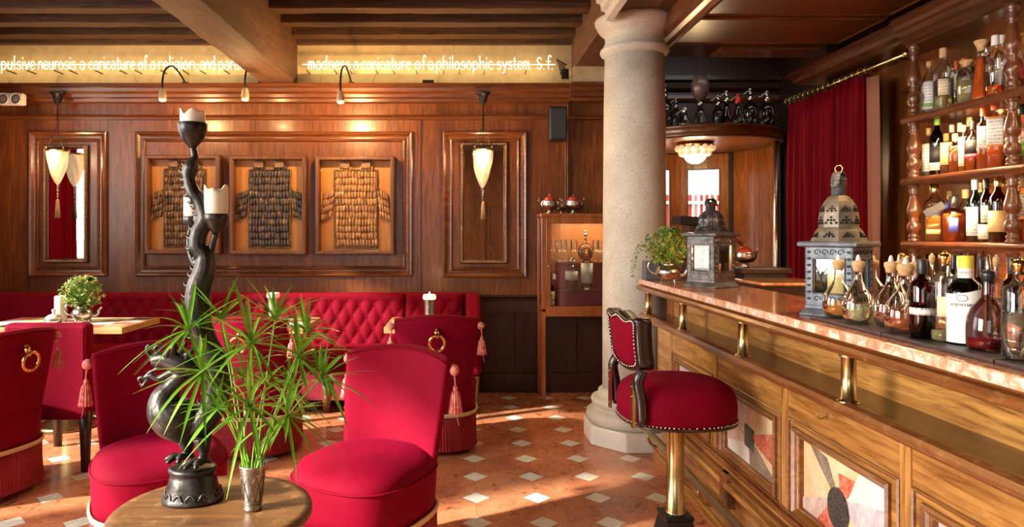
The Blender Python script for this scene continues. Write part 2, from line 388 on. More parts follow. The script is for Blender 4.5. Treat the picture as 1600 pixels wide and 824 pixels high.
# back wall: plaster above, panelling below
sbox('wall_back', M['plaster'], -4.6, 1.62, 6.06, 6.25, 0, 3.3)
pb = MB(); pb.box(-4.5, 1.62, 6.0, 6.06, .84, 2.6)
struct(pb.build('wall_back_panelling', M['panel']))
pb = MB(); pb.box(-4.5, 1.62, 5.985, 6.06, 0, .84)
for x in (.16, .46, .93, 1.25): pb.box(x, x + .07, 5.965, 5.985, .171, .699)
pb.box(-4.5, 1.62, 5.955, 5.985, 0, .17); pb.box(-4.5, 1.62, 5.965, 5.985, .70, .80)
struct(pb.build('wall_back_dado', M['dark_wood_z'], bevel=.004))
def mould_x(name, mat, x0, x1, prof, Y0=6.0):
    mb = MB(); mb.smooth = False
    mb.rings([[Vector((x, Y0 - d, z)) for d, z in prof] for x in (x0, x1)]); return struct(mb.build(name, mat))
cor = [(-.05, 2.685), (.13, 2.685), (.13, 2.655), (.105, 2.648), (.10, 2.62), (.075, 2.60), (.07, 2.575), (.045, 2.565), (.04, 2.54), (0, 2.53), (-.05, 2.53)]
mould_x('trim_1', M['panel_x'], -4.4, .93, cor)
mould_x('trim_2', M['panel_x'], .93, 1.62, [(d + .05 if d > 0 else d, z) for d, z in cor])
pr = [(-.01, 2.43), (.028, 2.43), (.034, 2.415), (.024, 2.405), (.02, 2.39), (-.01, 2.385)]
mould_x('trim_3', M['panel_x'], -4.4, .93, pr)
mould_x('trim_4', M['panel_x'], .93, 1.62, [(d + .02, z) for d, z in pr])
mould_x('trim_5', M['dark_wood'], .1, 1.62, [(0, .85), (.05, .85), (.055, .835), (.035, .82), (.03, .80), (0, .79)])
sbox('trim_6', M['dark_wood_z'], X_(657, 6), X_(659, 6), 5.996, 6.01, .85, 2.39)  # dark strip set proud, standing in for the shaded groove between panels
bd = MB()
for a, b, d in ((882, 884.5, .03), (885, 887, .045), (887.5, 890, .03)): bd.box(X_(a, 6), X_(b, 6), 6 - d, 6.01, .85, 2.53)
struct(bd.build('trim_7', M['panel'], bevel=.003))
sbox('wall_back_pier', M['plaster'], .96, 1.62, 5.88, 6.1, 2.685, 2.83)
profm = [(0, 0), (0, .024), (.010, .032), (.024, .026), (.040, .010), (.050, .008), (.062, .008), (.066, .016), (.074, .020), (.084, .014), (.090, 0)]
for i, (a, b, c, d) in enumerate(((47, 168, 206, 432), (213, 645, 206, 432), (692, 823, 206, 434))):
    mb = MB().frame(X_(a, 6), X_(b, 6), Z_(d, 6), Z_(c, 6), profm, BW)
    struct(mb.build('trim_%d' % (8 + i), M['panel_x']))
# left wall with two tall windows
def wall_with(name, mat, fixed, a0, a1, z1, holes, horiz):
    mb = MB(); x0, x1 = fixed
    def bx(p, q, r, s):
        if q - p < 1e-4 or s - r < 1e-4: return
        if horiz: mb.box(p, q, x0, x1, r, s)
        else: mb.box(x0, x1, p, q, r, s)
    cur = a0
    for h0, h1, v0, v1 in holes:
        bx(cur, h0, 0, z1); bx(h0, h1, 0, v0); bx(h0, h1, v1, z1); cur = h1
    bx(cur, a1, 0, z1); return struct(mb.build(name, mat))
wall_with('wall_left', M['panel'], (-4.55, LW), -3.2, 6.1, 3.3, [(-.9, 1.5, .8, 3.0), (2.2, 4.52, .8, 3.0)], False)
wall_with('wall_rear', M['panel'], (-3.2, -3.0), -4.6, 3.0, 3.3, [(-3.0, -.3, .8, 3.0), (.5, 1.4, 0, 2.1)], True)
def window(n, u0, u1, v0, v1, mp):
    fr = MB(); fr.frame(u0, u1, v0, v1, [(0, -.03), (0, .04), (.06, .04), (.06, -.03), (0, -.03)], mp)
    root = struct(fr.build('window_%d' % n, M['dark_wood_z']))
    b = MB()
    for k in (1, 2):
        u = u0 + (u1 - u0) * k / 3; b.frame(u - .02, u + .02, v0 + .05, v1 - .05, [(0, -.015), (0, .02), (.019, .02), (.019, -.015)], mp)
    vm = v0 + (v1 - v0) * .62; b.frame(u0 + .05, u1 - .05, vm - .02, vm + .02, [(0, -.015), (0, .02), (.019, .02), (.019, -.015)], mp)
    b.build('window_frame', M['dark_wood_z'], root)
    MB().quad(mp(u0 + .05, v0 + .05, 0), mp(u1 - .05, v0 + .05, 0), mp(u1 - .05, v1 - .05, 0), mp(u0 + .05, v1 - .05, 0)).build('pane', M['pane'], root)
window(1, 2.2, 4.52, .8, 3.0, lambda u, v, h: Vector((-4.45 + h, u, v)))
window(2, -.9, 1.5, .8, 3.0, lambda u, v, h: Vector((-4.45 + h, u, v)))
window(3, -3.0, -.3, .8, 3.0, lambda u, v, h: Vector((u, -3.1 + h, v)))
dr = MB().box(.5, 1.4, -3.1, -3.04, 0, 2.1); dr.frame(.58, 1.32, .2, 1.0, [(0, 0), (0, .02), (.03, .02), (.04, 0)], lambda u, v, h: Vector((u, -3.04 + h, v)))
dr.frame(.58, 1.32, 1.1, 2.0, [(0, 0), (0, .02), (.03, .02), (.04, 0)], lambda u, v, h: Vector((u, -3.04 + h, v)))
struct(dr.build('door_1', M['panel']))
# right wall, alcove behind the column
sbox('wall_right', M['panel'], 2.95, 3.1, -3.2, 5.35, 0, 2.8)
sbox('wall_right_far', M['dark_wood_z'], 3.05, 3.2, 5.3, 7.2, 0, 3.3)
wall_with('wall_alcove', M['dark_wood_z'], (6.62, 6.72), 1.5, 3.2, 3.3, [(1.62, 2.80, 0, 2.17)], True)
sbox('wall_alcove_side', M['panel'], 1.5, 1.62, 6.25, 6.72, 0, 3.3)
mould_x('trim_11', M['dark_wood'], 1.62, 3.05, [(-.02, 2.90), (.10, 2.90), (.10, 2.86), (.06, 2.84), (.05, 2.79), (.02, 2.76), (-.02, 2.76)], 6.62)
mould_x('trim_12', M['panel_x'], 1.62, 3.05, [(-.02, 2.72), (.05, 2.72), (.05, 2.69), (.03, 2.66), (-.02, 2.65)], 6.62)
# ceilings
sbox('ceiling', M['black'], -4.6, 1.2, -3.2, 6.25, 3.26, 3.36)  # black stands in for the shade between the joists
sbox('ceiling_alcove', M['black'], .95, 3.2, 5.2, 7.2, 3.2, 3.3)
sbox('ceiling_bar', M['dark_wood'], 1.47, 3.0, -3.2, 5.2, 2.735, 2.9)
wal = MB().box(2.85, 3.2, 5.2, 5.35, 2.3, 3.3); struct(wal.build('wall_lintel', M['black']))
for i, (x0, x1, y0, y1) in enumerate(((1.46, 2.6, 2.2, 4.14), (1.46, 2.62, 4.2, 4.75), (1.85, 2.6, 4.9, 5.16))):
    mb = MB().box(x0 + .02, x1 - .02, y0 + .02, y1 - .02, 2.715, 2.74)
    if i < 2: mb.frame(x0, x1, y0, y1, [(0, 0), (0, .02), (.012, .028), (.026, .018), (.034, 0)], lambda u, v, h: Vector((u, v, 2.735 - h)))
    struct(mb.build('ceiling_coffer', M['panel_x']))
mb = MB(); mb.smooth = False
mb.rings([[Vector((x, y, z)) for x, z in ((1.33, 2.84), (1.33, 2.72), (1.36, 2.70), (1.40, 2.70), (1.42, 2.68), (1.45, 2.69), (1.46, 2.74), (1.46, 2.84))] for y in (-3.2, 5.2)])
struct(mb.build('trim_13', M['panel_y']))
# big beams and joists
rnd = random.Random(4)
def rough_beam(name, mat, x0, x1, y0, y1, z0, z1, along, n=24, amp=.004):
    mb = MB(); rs = []
    for k in range(n + 1):
        t = k / n
        j = [rnd.uniform(-amp, amp) for _ in range(4)]
        if along == 'y':
            y = y0 + (y1 - y0) * t; rs.append([Vector((x0 + j[0], y, z0 + j[1])), Vector((x1 + j[2], y, z0 + j[3])), Vector((x1 + j[2], y, z1)), Vector((x0 + j[0], y, z1))])
        else:
            x = x0 + (x1 - x0) * t; rs.append([Vector((x, y0 + j[0], z0 + j[1])), Vector((x, y1 + j[2], z0 + j[3])), Vector((x, y1 + j[2], z1)), Vector((x, y0 + j[0], z1))])
    mb.smooth = False; mb.rings(rs); return struct(mb.build(name, mat, bevel=.006))
rough_beam('ceiling_beam', M['beam'], -1.73, -1.46, -3.1, 6.05, 2.69, 3.28, 'y', amp=.003)
rough_beam('ceiling_beam', M['beam'], .97, 1.33, -3.1, 6.05, 2.83, 3.28, 'y', amp=.003)
y = 5.85
k = 0
while y > -3.0:
    for (a, b) in ((-4.4, -1.73), (-1.46, .97)):
        rough_beam('ceiling_joist', M['joist'], a, b, y, y + .125, 3.09, 3.27, 'x', n=14, amp=.003)
    y -= .345; k += 1
sbox('ceiling_trim', M['joist'], -4.4, .97, 6.0, 6.07, 3.06, 3.1)
# long cornice and soffit over the back bar
mb = MB(); mb.smooth = False
cp = [(2.96, 2.60), (2.44, 2.60), (2.42, 2.575), (2.45, 2.56), (2.455, 2.535), (2.475, 2.525), (2.48, 2.50), (2.50, 2.49), (2.50, 2.465), (2.52, 2.455), (2.52, 2.44), (2.96, 2.44)]
mb.rings([[Vector((x, yy, z)) for x, z in cp] for yy in (-3.0, 3.88)]); struct(mb.build('trim_14', M['shaded_y']))
mb = MB(); mb.smooth = False
cp2 = [(2.96, 2.62), (2.52, 2.62), (2.50, 2.59), (2.56, 2.575), (2.57, 2.55), (2.62, 2.54), (2.96, 2.54)]
mb.rings([[Vector((x, yy, z)) for x, z in cp2] for yy in (3.83, 5.3)]); struct(mb.build('trim_15', M['shaded_y']))
mb = MB(); mb.smooth = False
mb.rings([[Vector((x, yy, z)) for x, z in ((2.96, 2.34), (2.90, 2.34), (2.89, 2.32), (2.91, 2.30), (2.92, 2.27), (2.96, 2.26))] for yy in (3.83, 4.5)]); struct(mb.build('trim_16', M['shaded_y']))
# street seen through the vestibule glass
sbox('exterior_street', M['white'], -2, 9, 7.25, 16, -.12, -.02)
sbox('exterior_house', M['white'], -3, 12, 14, 14.3, 0, 9)
fr = thing('street_fence', (3.4, 9.5, 0), 'red boarded barrier with white upright bars outside the glass door', 'fence')
b = MB().box(-1.6, 2.0, .05, .08, .2, 1.93); b.build('board', plain('red_board', (.50, .035, .02), .5), fr)
wb = plain('white_bar', (.85, .85, .85), .4)
b = MB()
for k in range(46): b.box(-1.6 + k * .078, -1.582 + k * .078, -.01, .03, 0, 1.97)
b.box(-1.6, 2.0, -.02, .03, 1.80, 1.84); b.build('railing', wb, fr)['kind'] = 'stuff'
# ---------------------------------------------------------------- stone column
cx, cy = 1.165, 4.62
t = thing('stone_column', (cx, cy, 0), 'thick pale stone column with ringed capital at the end of the bar', 'column')
oc = [Vector((.345 * math.cos(R(22.5 + 45 * k)), .345 * math.sin(R(22.5 + 45 * k)), 0)) for k in range(8)]
b = MB(); b.smooth = False
b.rings([[p + Vector((0, 0, z)) for p in oc] for z in (0, .125)]); b.build('plinth', M['stone_w'], t, bevel=.008)
MB().lathe([(.30, .125), (.315, .14), (.322, .165), (.315, .195), (.295, .21), (.275, .215), (.268, .23), (.272, .24), (.285, .25), (.290, .268), (.282, .285), (.262, .295), (.245, .30), (.240, .315), (.24, .33), (.218, .35)], n=48).build('base', M['stone'], t)
MB().lathe([(.212, .33), (.211, 1.0), (.208, 1.6), (.203, 2.2), (.197, 2.60)], n=48).build('shaft', M['stone'], t)
MB().lathe([(.197, 2.58), (.205, 2.59), (.222, 2.60), (.228, 2.615), (.226, 2.63), (.212, 2.64), (.206, 2.645), (.205, 2.66), (.196, 2.67), (.194, 2.70), (.198, 2.725), (.215, 2.74), (.232, 2.755), (.250, 2.785), (.262, 2.81), (.264, 2.83)], n=48).build('capital', M['stone'], t)
for sx, nm in ((-1, 'left'), (1, 'right')):
    mb = MB(); mb.smooth = False
    x0 = .97 if sx < 0 else 1.33
    if sx > 0: continue
    pf = [(0, 2.96), (.13, 2.96), (.13, 2.93), (.105, 2.92), (.10, 2.88), (.075, 2.87), (.07, 2.83), (.045, 2.82), (.04, 2.77), (0, 2.76)]
    mb.rings([[Vector((x0 + sx * d, yy, z)) for d, z in pf] for yy in (2.6, 4.42)])
    tag(mb.build('stone_moulding', M['stone']), 'fluted stone moulding along the %s side of the beam above the column' % nm, 'moulding')
# ---------------------------------------------------------------- vestibule
VX, VY, VR = 2.14, 6.20, .68
v = thing('vestibule', (VX, VY, 0), 'round mahogany entrance vestibule with drum canopy and glazed door', 'vestibule')
def arc(a0, a1, z0, z1, r0, r1, mb=None, n=None):
    mb = mb or MB(); n = n or max(2, int((a1 - a0) / 5))
    rs = []
    for k in range(n + 1):
        a = R(a0 + (a1 - a0) * k / n); c, s_ = math.cos(a), math.sin(a)
        rs.append([Vector((r0 * c, r0 * s_, z0)), Vector((r1 * c, r1 * s_, z0)), Vector((r1 * c, r1 * s_, z1)), Vector((r0 * c, r0 * s_, z1))])
    sm = mb.smooth; mb.smooth = False; mb.rings(rs); mb.smooth = sm; return mb
vw = wood('vestibule_wood', (.12, .032, .008), (.36, .12, .028), 'z', .25, .4)
arc(-36, 40, 0, 2.176, .64, .68).build('side_wall', vw, v)
arc(134, 216, 0, 2.176, .64, .68).build('side_wall', vw, v)
dl = MB(); arc(80, 95, 0, 2.176, .64, .68, dl); arc(44, 52, 0, 2.176, .64, .68, dl); arc(124, 134, 0, 2.176, .64, .68, dl)
arc(52, 80, 0, .85, .64, .68, dl); arc(52, 80, 2.035, 2.176, .64, .68, dl); arc(95, 124, 0, .85, .64, .68, dl); arc(95, 124, 2.035, 2.176, .64, .68, dl)
dl.build('door', vw, v)
gl = MB(); arc(52, 80, .85, 2.035, .655, .66, gl); arc(95, 124, .85, 2.035, .655, .66, gl); gl.build('glass', M['pane'], v)
bd = MB()
for a0, a1 in ((52, 80), (95, 124)):
    for a in (a0, a1 - 1.0): arc(a, a + 1.0, .85, 2.035, .632, .645, bd, 1)
    arc(a0, a1, .85, .865, .632, .645, bd); arc(a0, a1, 2.02, 2.035, .632, .645, bd)
bd.build('glazing_bead', M['dark_wood_z'], v)
MB().lathe([(.001, 2.176), (.66, 2.176), (.69, 2.18), (.705, 2.19), (.70, 2.205), (.695, 2.24), (.705, 2.255), (.715, 2.27), (.70, 2.28), (.001, 2.28)], n=72).build('canopy', M['panel_x'], v)
a = R(-38); MB().lathe([(.024, 0), (.024, 2.176)], (.665 * math.cos(a), .665 * math.sin(a), 0), 16).build('post', M['silver'], v)
a = R(218); MB().lathe([(.024, 0), (.024, 2.176)], (.665 * math.cos(a), .665 * math.sin(a), 0), 16).build('post', M['brass'], v)
arc(40, 44, 0, 2.176, .62, .66).build('dark_gap', M['black'], v)  # black post added, standing in for the shaded gap beside the door
# lamp in the vestibule
g = thing('ceiling_lamp', (2.03, 5.95, 2.176), 'glowing globe lamp ringed with glass rosettes under the vestibule canopy', 'lamp')
MB().lathe([(.15, 0), (.16, -.02), (.155, -.04), (.10, -.045), (.001, -.045)], n=32).build('mount', M['gold'], g)
b = MB(); b.ell((0, 0, -.095), (.095, .095, .085), 20, 12); b.build('globe', M['bulb'], g)
for ring_r, zz, cnt, rr in ((.145, -.045, 14, .028), (.115, -.085, 11, .028)):
    for k in range(cnt):
        a = 2 * PI * k / cnt; MB().ell((ring_r * math.cos(a), ring_r * math.sin(a), zz), rr, 10, 7).build('glass_rosette', M['lamp'], g)
l = light('lamp_glow', 'POINT', (0, 0, -.22), 20, (1, .66, .30), shadow_soft_size=.08); l.parent = g
# ---------------------------------------------------------------- siphons on the canopy
def siphon(px, ytop, Yo, glass, kind, label):
    x = X_(px, Yo); z0 = 2.28; h = Z_(ytop, Yo) - z0
    t = thing('soda_siphon' if kind < 3 else 'glass_jar', (x, Yo, z0), label, 'siphon' if kind < 3 else 'jar', group='old siphons and jars on top of the vestibule')
    r = .05 if kind != 1 else .062
    hb = h * .72
    if kind in (0, 1):
        MB().lathe([(.01, .002), (r, .002), (r, hb * .7), (r * .9, hb * .8), (r * .45, hb * .92), (.018, hb)], n=18).build('bottle', glass, t)
    elif kind == 2:
        MB().lathe([(.01, .002), (r * .8, .002), (r, hb * .2), (r * .8, hb * .5), (r * .4, hb * .75), (.017, hb)], n=18).build('bottle', glass, t)
    if kind < 3:
        MB().lathe([(.018, hb - .01), (.024, hb), (.024, hb + .03), (.013, hb + .04), (.013, h - .02), (.02, h - .015), (.001, h)], n=12).build('siphon_head', M['silver'] if 'red' not in label else plain('red_head', (.5, .02, .02), .4), t)
        MB().tube(catmull([(0, 0, h - .03), (-.03, 0, h - .035), (-.055, 0, h - .06), (-.065, 0, h - .05)], 4), .005, 6).build('spout', M['silver'], t)
    return t
sd = M['smoke_g']
siphon(1039, 131, 6.0, sd, 1, 'stout ribbed siphon bottle nearest the stone column on the canopy')
siphon(1056, 152, 6.2, sd, 0, 'slim dusty siphon second from the stone column')
siphon(1070, 166, 5.75, sd, 2, 'shortest siphon, low and rounded, left of the tall urn lamp')
siphon(1122, 147, 6.1, sd, 0, 'narrow siphon just right of the tall urn lamp')
siphon(1135, 141, 5.9, M['brown_g'], 2, 'brownish pear-shaped siphon with ball top on the canopy')
siphon(1153, 146, 5.70, M['smoke_g'], 2, 'pale blue siphon with a red head on the canopy')
siphon(1172, 137, 5.95, M['smoke_g'], 1, 'large dark siphon with shiny dome cap on the canopy')
siphon(1198, 141, 5.80, M['smoke_g'], 1, 'dark siphon furthest to the right on the canopy')
t = thing('glass_urn', (X_(1094, 5.85), 5.85, 2.28), 'tall urn with a ribbed ovoid glass top standing among the siphons', 'urn')
MB().lathe([(.01, .001), (.042, .001), (.045, .04), (.042, .13), (.03, .17), (.018, .185), (.016, .20)], n=18).build('stand', sd, t)
MB().lathe([(.016, .20), (.022, .205), (.028, .22), (.02, .235), (.018, .24)], n=18).build('collar', M['silver'], t)
b = MB(); rs = []
for r, z in [(.018, .24), (.05, .28), (.07, .33), (.073, .39), (.062, .44), (.04, .462), (.03, .465)]:
    rs.append([Vector((r * (1 + .03 * math.cos(24 * 2 * PI * k / 72)) * math.cos(2 * PI * k / 72), r * (1 + .03 * math.cos(24 * 2 * PI * k / 72)) * math.sin(2 * PI * k / 72), z)) for k in range(72)])
b.rings(rs); b.build('glass_shade', plain('rosy_glass', (.12, .07, .065), .25, Transmission_Weight=.3), t)
# ---------------------------------------------------------------- curtains
def curtain(name, x, y0, y1, z0, z1, amp, nf, mat, seed, n=160, ph=0, shear=0):
    r = random.Random(seed); mb = MB(); pts = []
    fs = [(r.uniform(.7, 1.3), r.uniform(0, 6)) for _ in range(3)]
    rows = 14
    for j in range(rows + 1):
        v = j / rows; z = z1 + (z0 - z1) * v; row = []
        for i in range(n + 1):
            u = i / n; a = 2 * PI * nf * u
            d = math.sin(a + .8 * math.sin(a * .37 * fs[0][0] + fs[0][1]) + ph) * .7 + .3 * math.sin(a * 2.3 + fs[1][1])
            am = amp * (.55 + .45 * min(1, v * 3))
            row.append(Vector((x + d * am + .01 * math.sin(v * 5 + a), y0 + (y1 - y0) * u + shear * v * (u - .5), z)))
        pts.append(row)
    b0 = 0
    for row in pts: mb.v += row
    for j in range(rows):
        for i in range(n):
            q = j * (n + 1) + i; mb.face((q, q + 1, q + n + 2, q + n + 1))
    o = mb.build(name, mat); md = o.modifiers.new('t', 'SOLIDIFY'); md.thickness = .006; return o
tag(curtain('curtain', 2.74, 5.05, 5.68, .03, 2.46, .06, 6, M['curtain'], 3), 'dark crimson velvet curtain hanging in the shade beside the vestibule', 'curtain')
t = thing('curtain', (0, 0, 0), 'crimson velvet curtain with pale lined edge nearer the bottle shelves', 'curtain')
c = curtain('drape', 2.72, 4.60, 5.02, .03, 2.46, .075, 4, M['curtain'], 8); c.parent = t
c = curtain('lining', 2.74, 4.50, 4.62, .03, 2.44, .015, 1, M['lining'], 9, 20); c.parent = t
rd = thing('curtain_rod', (2.72, 4.2, 2.49), 'brass curtain rod with rings above the crimson curtains', 'curtain rod')
MB().tube([(0, 0, 0), (0, 1.6, 0)], .011, 10).build('rod', M['brass'], rd)
MB().ell((0, -.02, 0), .024, 12, 8).build('finial', M['brass'], rd)
for k in range(16):
    yy = .38 + .075 * k; MB().loop([(math.cos(a) * .024, yy, math.sin(a) * .024) for a in [2 * PI * q / 14 for q in range(14)]], .0035, 6).build('curtain_ring', M['brass'], rd)
MB().box(-.01, .14, .1, .12, -.01, .01).build('bracket', M['brass'], rd)
MB().box(-.01, .14, 1.5, 1.52, -.01, .01).build('bracket', M['brass'], rd)
tag(curtain('curtain', -4.22, 4.53, 5.1, .03, 2.95, .05, 6, M['red'], 12), 'red curtain beside the tall window, seen only in the wall mirror', 'curtain')  # brighter red stands in for sun shining through the cloth
tag(curtain('curtain', -4.2, 1.55, 2.15, .03, 2.95, .06, 5, M['curtain'], 13), 'red curtain drawn between the two tall windows on the left wall', 'curtain')
# ================================================================ BANQUETTE
bq = thing('banquette', (0, 0, 0), 'long crimson velvet banquette with deep buttoned back along the panelled wall', 'banquette')
def tufted(x0, x1, name='back_cushion', tuft=True):
    nx = int((x1 - x0) / .012); nz = 44; mb = MB(); L = []
    for j in range(nz + 1):
        v = j / nz; row = []
        for i in range(nx + 1):
            x = x0 + (x1 - x0) * i / nx
            z = .47 + .40 * min(v / .86, 1); y = 5.64 + .11 * v
            if v > .86:
                a = (v - .86) / .14 * PI * .62; z = .87 + .022 * math.sin(a) * 1.0; y = 5.735 + .03 * (1 - math.cos(a)) * 1.6
            A = x / .122 + (z - .594) / .2; B = x / .122 - (z - .594) / .2
            p = (abs(math.sin(PI * A) * math.sin(PI * B)) + .001) ** .55
            f = 1 if z < .81 else max(0, 1 - (z - .81) / .04)
            e = min(1, min(x - x0, x1 - x) / .03); e = math.sqrt(max(e, 0.0))
            y -= (.020 * p * f if tuft else 0) + .02 * e + (.022 * (1 - f) if tuft else .03)
            row.append(Vector((x, y, z)))
        L.append(row)
    for row in L: mb.v += row
    for j in range(nz):
        for i in range(nx):
            q = j * (nx + 1) + i; mb.face((q, q + 1, q + nx + 2, q + nx + 1))
    o = mb.build(name, M['red_b'], bq, fix=False)
    if tuft:
        bb = MB(); k0 = int(x0 / .061) - 1
        for r_, zz in enumerate((.594, .694, .794)):
            for k in range(k0, k0 + int((x1 - x0) / .061) + 4):
                if (k + r_) % 2: continue
                x = k * .061
                if x0 + .04 < x < x1 - .04: bb.ell((x, 5.64 + .11 * (zz - .47) / .4 * .86 - .022, zz), (.009, .006, .009), 8, 5)
        bb.build('button', M['red'], o)['kind'] = 'stuff'
    return o
tufted(-4.30, -3.33, tuft=False); tufted(-3.32, -1.62); tufted(-1.61, -.48); tufted(-.47, .0)
MB().box(-4.3, .06, 5.80, 5.97, .12, .875).build('back_frame', M['red_b'], bq, bevel=.012)
for x0, x1 in ((-4.30, -2.2), (-2.19, -1.06), (-1.05, .02)):
    MB().box(x0, x1, 5.22, 5.70, .38, .485).build('seat_cushion', M['red_b'], bq, bevel=.03)
MB().box(-4.30, .04, 5.28, 5.72, .12, .38).build('seat_base', M['red_b'], bq)
b = MB(); rs = []
for x in [-4.3 + .012 * k for k in range(int(4.34 / .012))]:
    d = .006 * math.sin(x * 520); rs.append([Vector((x, 5.27 + d, .30)), Vector((x, 5.27 + d, .10))])
for r in rs: b.v += r
for k in range(len(rs) - 1): b.face((2 * k, 2 * k + 1, 2 * k + 3, 2 * k + 2))
b.build('fringe', M['fringe'], bq, fix=False)
# end arm: sloping scroll
arm = MB(); side = [(5.90, .885), (5.62, .875), (5.40, .80), (5.26, .70), (5.20, .60), (5.22, .30), (5.90, .28)]
arm.prism(side, lambda u, v_, h: Vector((h, u, v_)), .03, .15); arm.build('end_arm', M['red_b'], bq, bevel=.03)
for x, y in ((.10, 5.27), (.10, 5.85), (-1.05, 5.3), (-2.2, 5.3), (-3.3, 5.3)):
    MB().rings([[Vector((x + a * s, y + c * s, z)) for a, c in ((-1, -1), (1, -1), (1, 1), (-1, 1))] for z, s in ((0, .022), (.29, .038))]).build('leg', M['turned'], bq)
# ================================================================ SLIPPER CHAIRS
def se(a, b, n, t):
    c, s = math.cos(t), math.sin(t)
    return a * math.copysign(abs(c) ** (2 / n), c), b * math.copysign(abs(s) ** (2 / n), s)
def make_chair(ring):
    t = thing('slipper_chair', (0, 0, 0), 'x', 'chair')
    n = 72
    def ring_(z, s, dome=0, nn=2.7):
        out = []
        for k in range(n):
            x, y = se(.262 * s, .275 * s, nn, 2 * PI * k / n)
            out.append(Vector((x, y, z + .012 * math.sin(3 * 2 * PI * k / n + 1) * dome)))
        return out
    b = MB(); b.rings([ring_(.255, .985), ring_(.32, 1.0), ring_(.40, 1.012), ring_(.432, 1.0), ring_(.452, .965), ring_(.470, .90, .2), ring_(.486, .76, .3), ring_(.495, .5, .2), ring_(.498, .2), ring_(.498, .01)], cap0=True)
    b.build('seat', M['red'], t)
    b = MB(); b.loop([Vector((*se(.266, .279, 2.7, 2 * PI * k / n), .424)) for k in range(n)], .0045, 6); b.build('piping', M['red'], t)
    b = MB(); b.loop([Vector((*se(.268, .281, 2.7, 2 * PI * k / n), .262)) for k in range(n)], .008, 8)
    b.loop([Vector((*se(.267, .280, 2.7, 2 * PI * k / n), .250)) for k in range(n)], .005, 6); b.build('braid', M['braid'], t)
    b = MB(); m = 520; rr = []
    for z, s in ((.250, 1.0), (.15, 1.005), (.035, 1.03)):
        row = []
        for k in range(m):
            tt = 2 * PI * k / m; x, y = se(.262 * s, .275 * s, 2.7, tt); q = 1 + .014 * math.sin(130 * tt) + .006 * math.sin(17 * tt + z * 9)
            row.append(Vector((x * q, y * q, z)))
        rr.append(row)
    b.rings(rr, True, False); b.build('fringe', M['fringe'], t, fix=False)
    for x, y in ((-.17, -.17), (.17, -.17), (-.17, .17), (.17, .17)):
        MB().lathe([(.018, 0), (.024, .25)], (x, y, 0), 12).build('leg', M['turned'], t)
    # back: curved upholstered slab
    b = MB(); rows = []; J = 26; I = 30
    for j in range(J + 1):
        v_ = j / J; z = .30 + .54 * v_
        hw = .215 + .012 * math.sin(v_ * 3) + .045 * v_ ** 1.6
        yc = -.232 - .075 * v_ ** 1.2; bow = .075; th = .040 - .006 * v_
        row = []
        def pt(u, side, off=0):
            arch = .032 * (1 - u * u) * max(0, (v_ - .5) * 2) ** 2
            return Vector((u * hw, yc + bow * u * u + side * th * (1 - abs(u) ** 8 * .45), z + arch))
        for i in range(I + 1): row.append(pt(-1 + 2 * i / I, 1))
        for i in range(I + 1): row.append(pt(1 - 2 * i / I, -1))
        rows.append(row)
    for s, dz in ((.72, .012), (.35, .018), (.02, .019)):
        last = rows[J]; m = len(last); row = []
        for k in range(m):
            o = last[m - 1 - k]; mid = (last[k] + o) / 2; p = mid + (last[k] - mid) * s; row.append(p + Vector((0, 0, dz)))
        rows.append(row)
    b.rings(rows); bk = b.build('backrest', M['red'], t)
    b = MB(); e = [(-1 + 2 * k / 24) for k in range(25)]
    b.tube([Vector((u * .262, -.307 + .075 * u * u + .036, .845 + .032 * (1 - u * u))) for u in e], .0035, 6)
    b.tube([Vector((u * .262, -.307 + .075 * u * u - .036, .845 + .032 * (1 - u * u))) for u in e], .0035, 6)
    b.build('seam_piping', M['red'], bk)
    for s in (-1, 1):
        T = MB(); x, y = s * .272, -.245
        T.ell((x + s * .006, y, .812), (.022, .02, .024), 12, 8)
        for k in range(9):
            a = 2 * PI * k / 9; T.ell((x + s * .006 + .014 * math.cos(a), y - .004, .812 + .016 * math.sin(a)), .009, 7, 5)
        T.tube([(x + s * .006, y, .80), (x + s * .012, y, .765), (x + s * .012, y, .735)], .0035, 6)
        T.ell((x + s * .012, y, .735), (.011, .011, .014), 10, 6)
        ta = T.build('tassel', M['tassel'], t)
        S = MB(); rr = []
        for z, r_ in ((.728, .008), (.715, .017), (.69, .021), (.655, .025), (.632, .029)):
            rr.append([Vector((x + s * .012 + r_ * (1 + .13 * math.sin(13 * 2 * PI * k / 78)) * math.cos(2 * PI * k / 78), y + r_ * (1 + .13 * math.sin(13 * 2 * PI * k / 78)) * math.sin(2 * PI * k / 78), z)) for k in range(78)])
        S.rings(rr); S.tube([(x + s * .02, y, .64), (x + s * .022, y, .61), (x + s * .03, y, .58)], .0015, 5); S.build('tassel_skirt', M['tassel'], ta)
    if ring:
        b = MB(); c0 = Vector((0, -.375, .725))
        b.loop([c0 + Vector((.045 * math.cos(a), -.006 * math.sin(a) - .004, .048 * math.sin(a))) for a in [2 * PI * k / 32 for k in range(32)]], .0095, 10)
        rg = b.build('ring_handle', M['gold'], t)
        b = MB(); b.ell((0, -.352, .785), (.018, .018, .02), 14, 8); b.loop([Vector((0, -.362 + .016 * math.cos(a), .768 + .016 * math.sin(a))) for a in [2 * PI * k / 18 for k in range(18)]], .006, 8)
        b.ell((0, -.345, .80), (.010, .012, .014), 10, 6); b.build('mount', M['gold'], rg)
    return t
GR = 'crimson slipper chairs with fringed skirts'
cA = make_chair(False); cR = make_chair(True)
def put(c, x, y, rz, label):
    c.location = (x, y, 0); c.rotation_euler = (0, 0, R(rz)); c['label'] = label; c['group'] = GR
ang = lambda fx, fy: math.degrees(math.atan2(fy, fx)) - 90
put(cA, -.395, 2.80, ang(-.47, -.88), 'bright crimson slipper chair nearest the stone column side, facing the rustic round table')
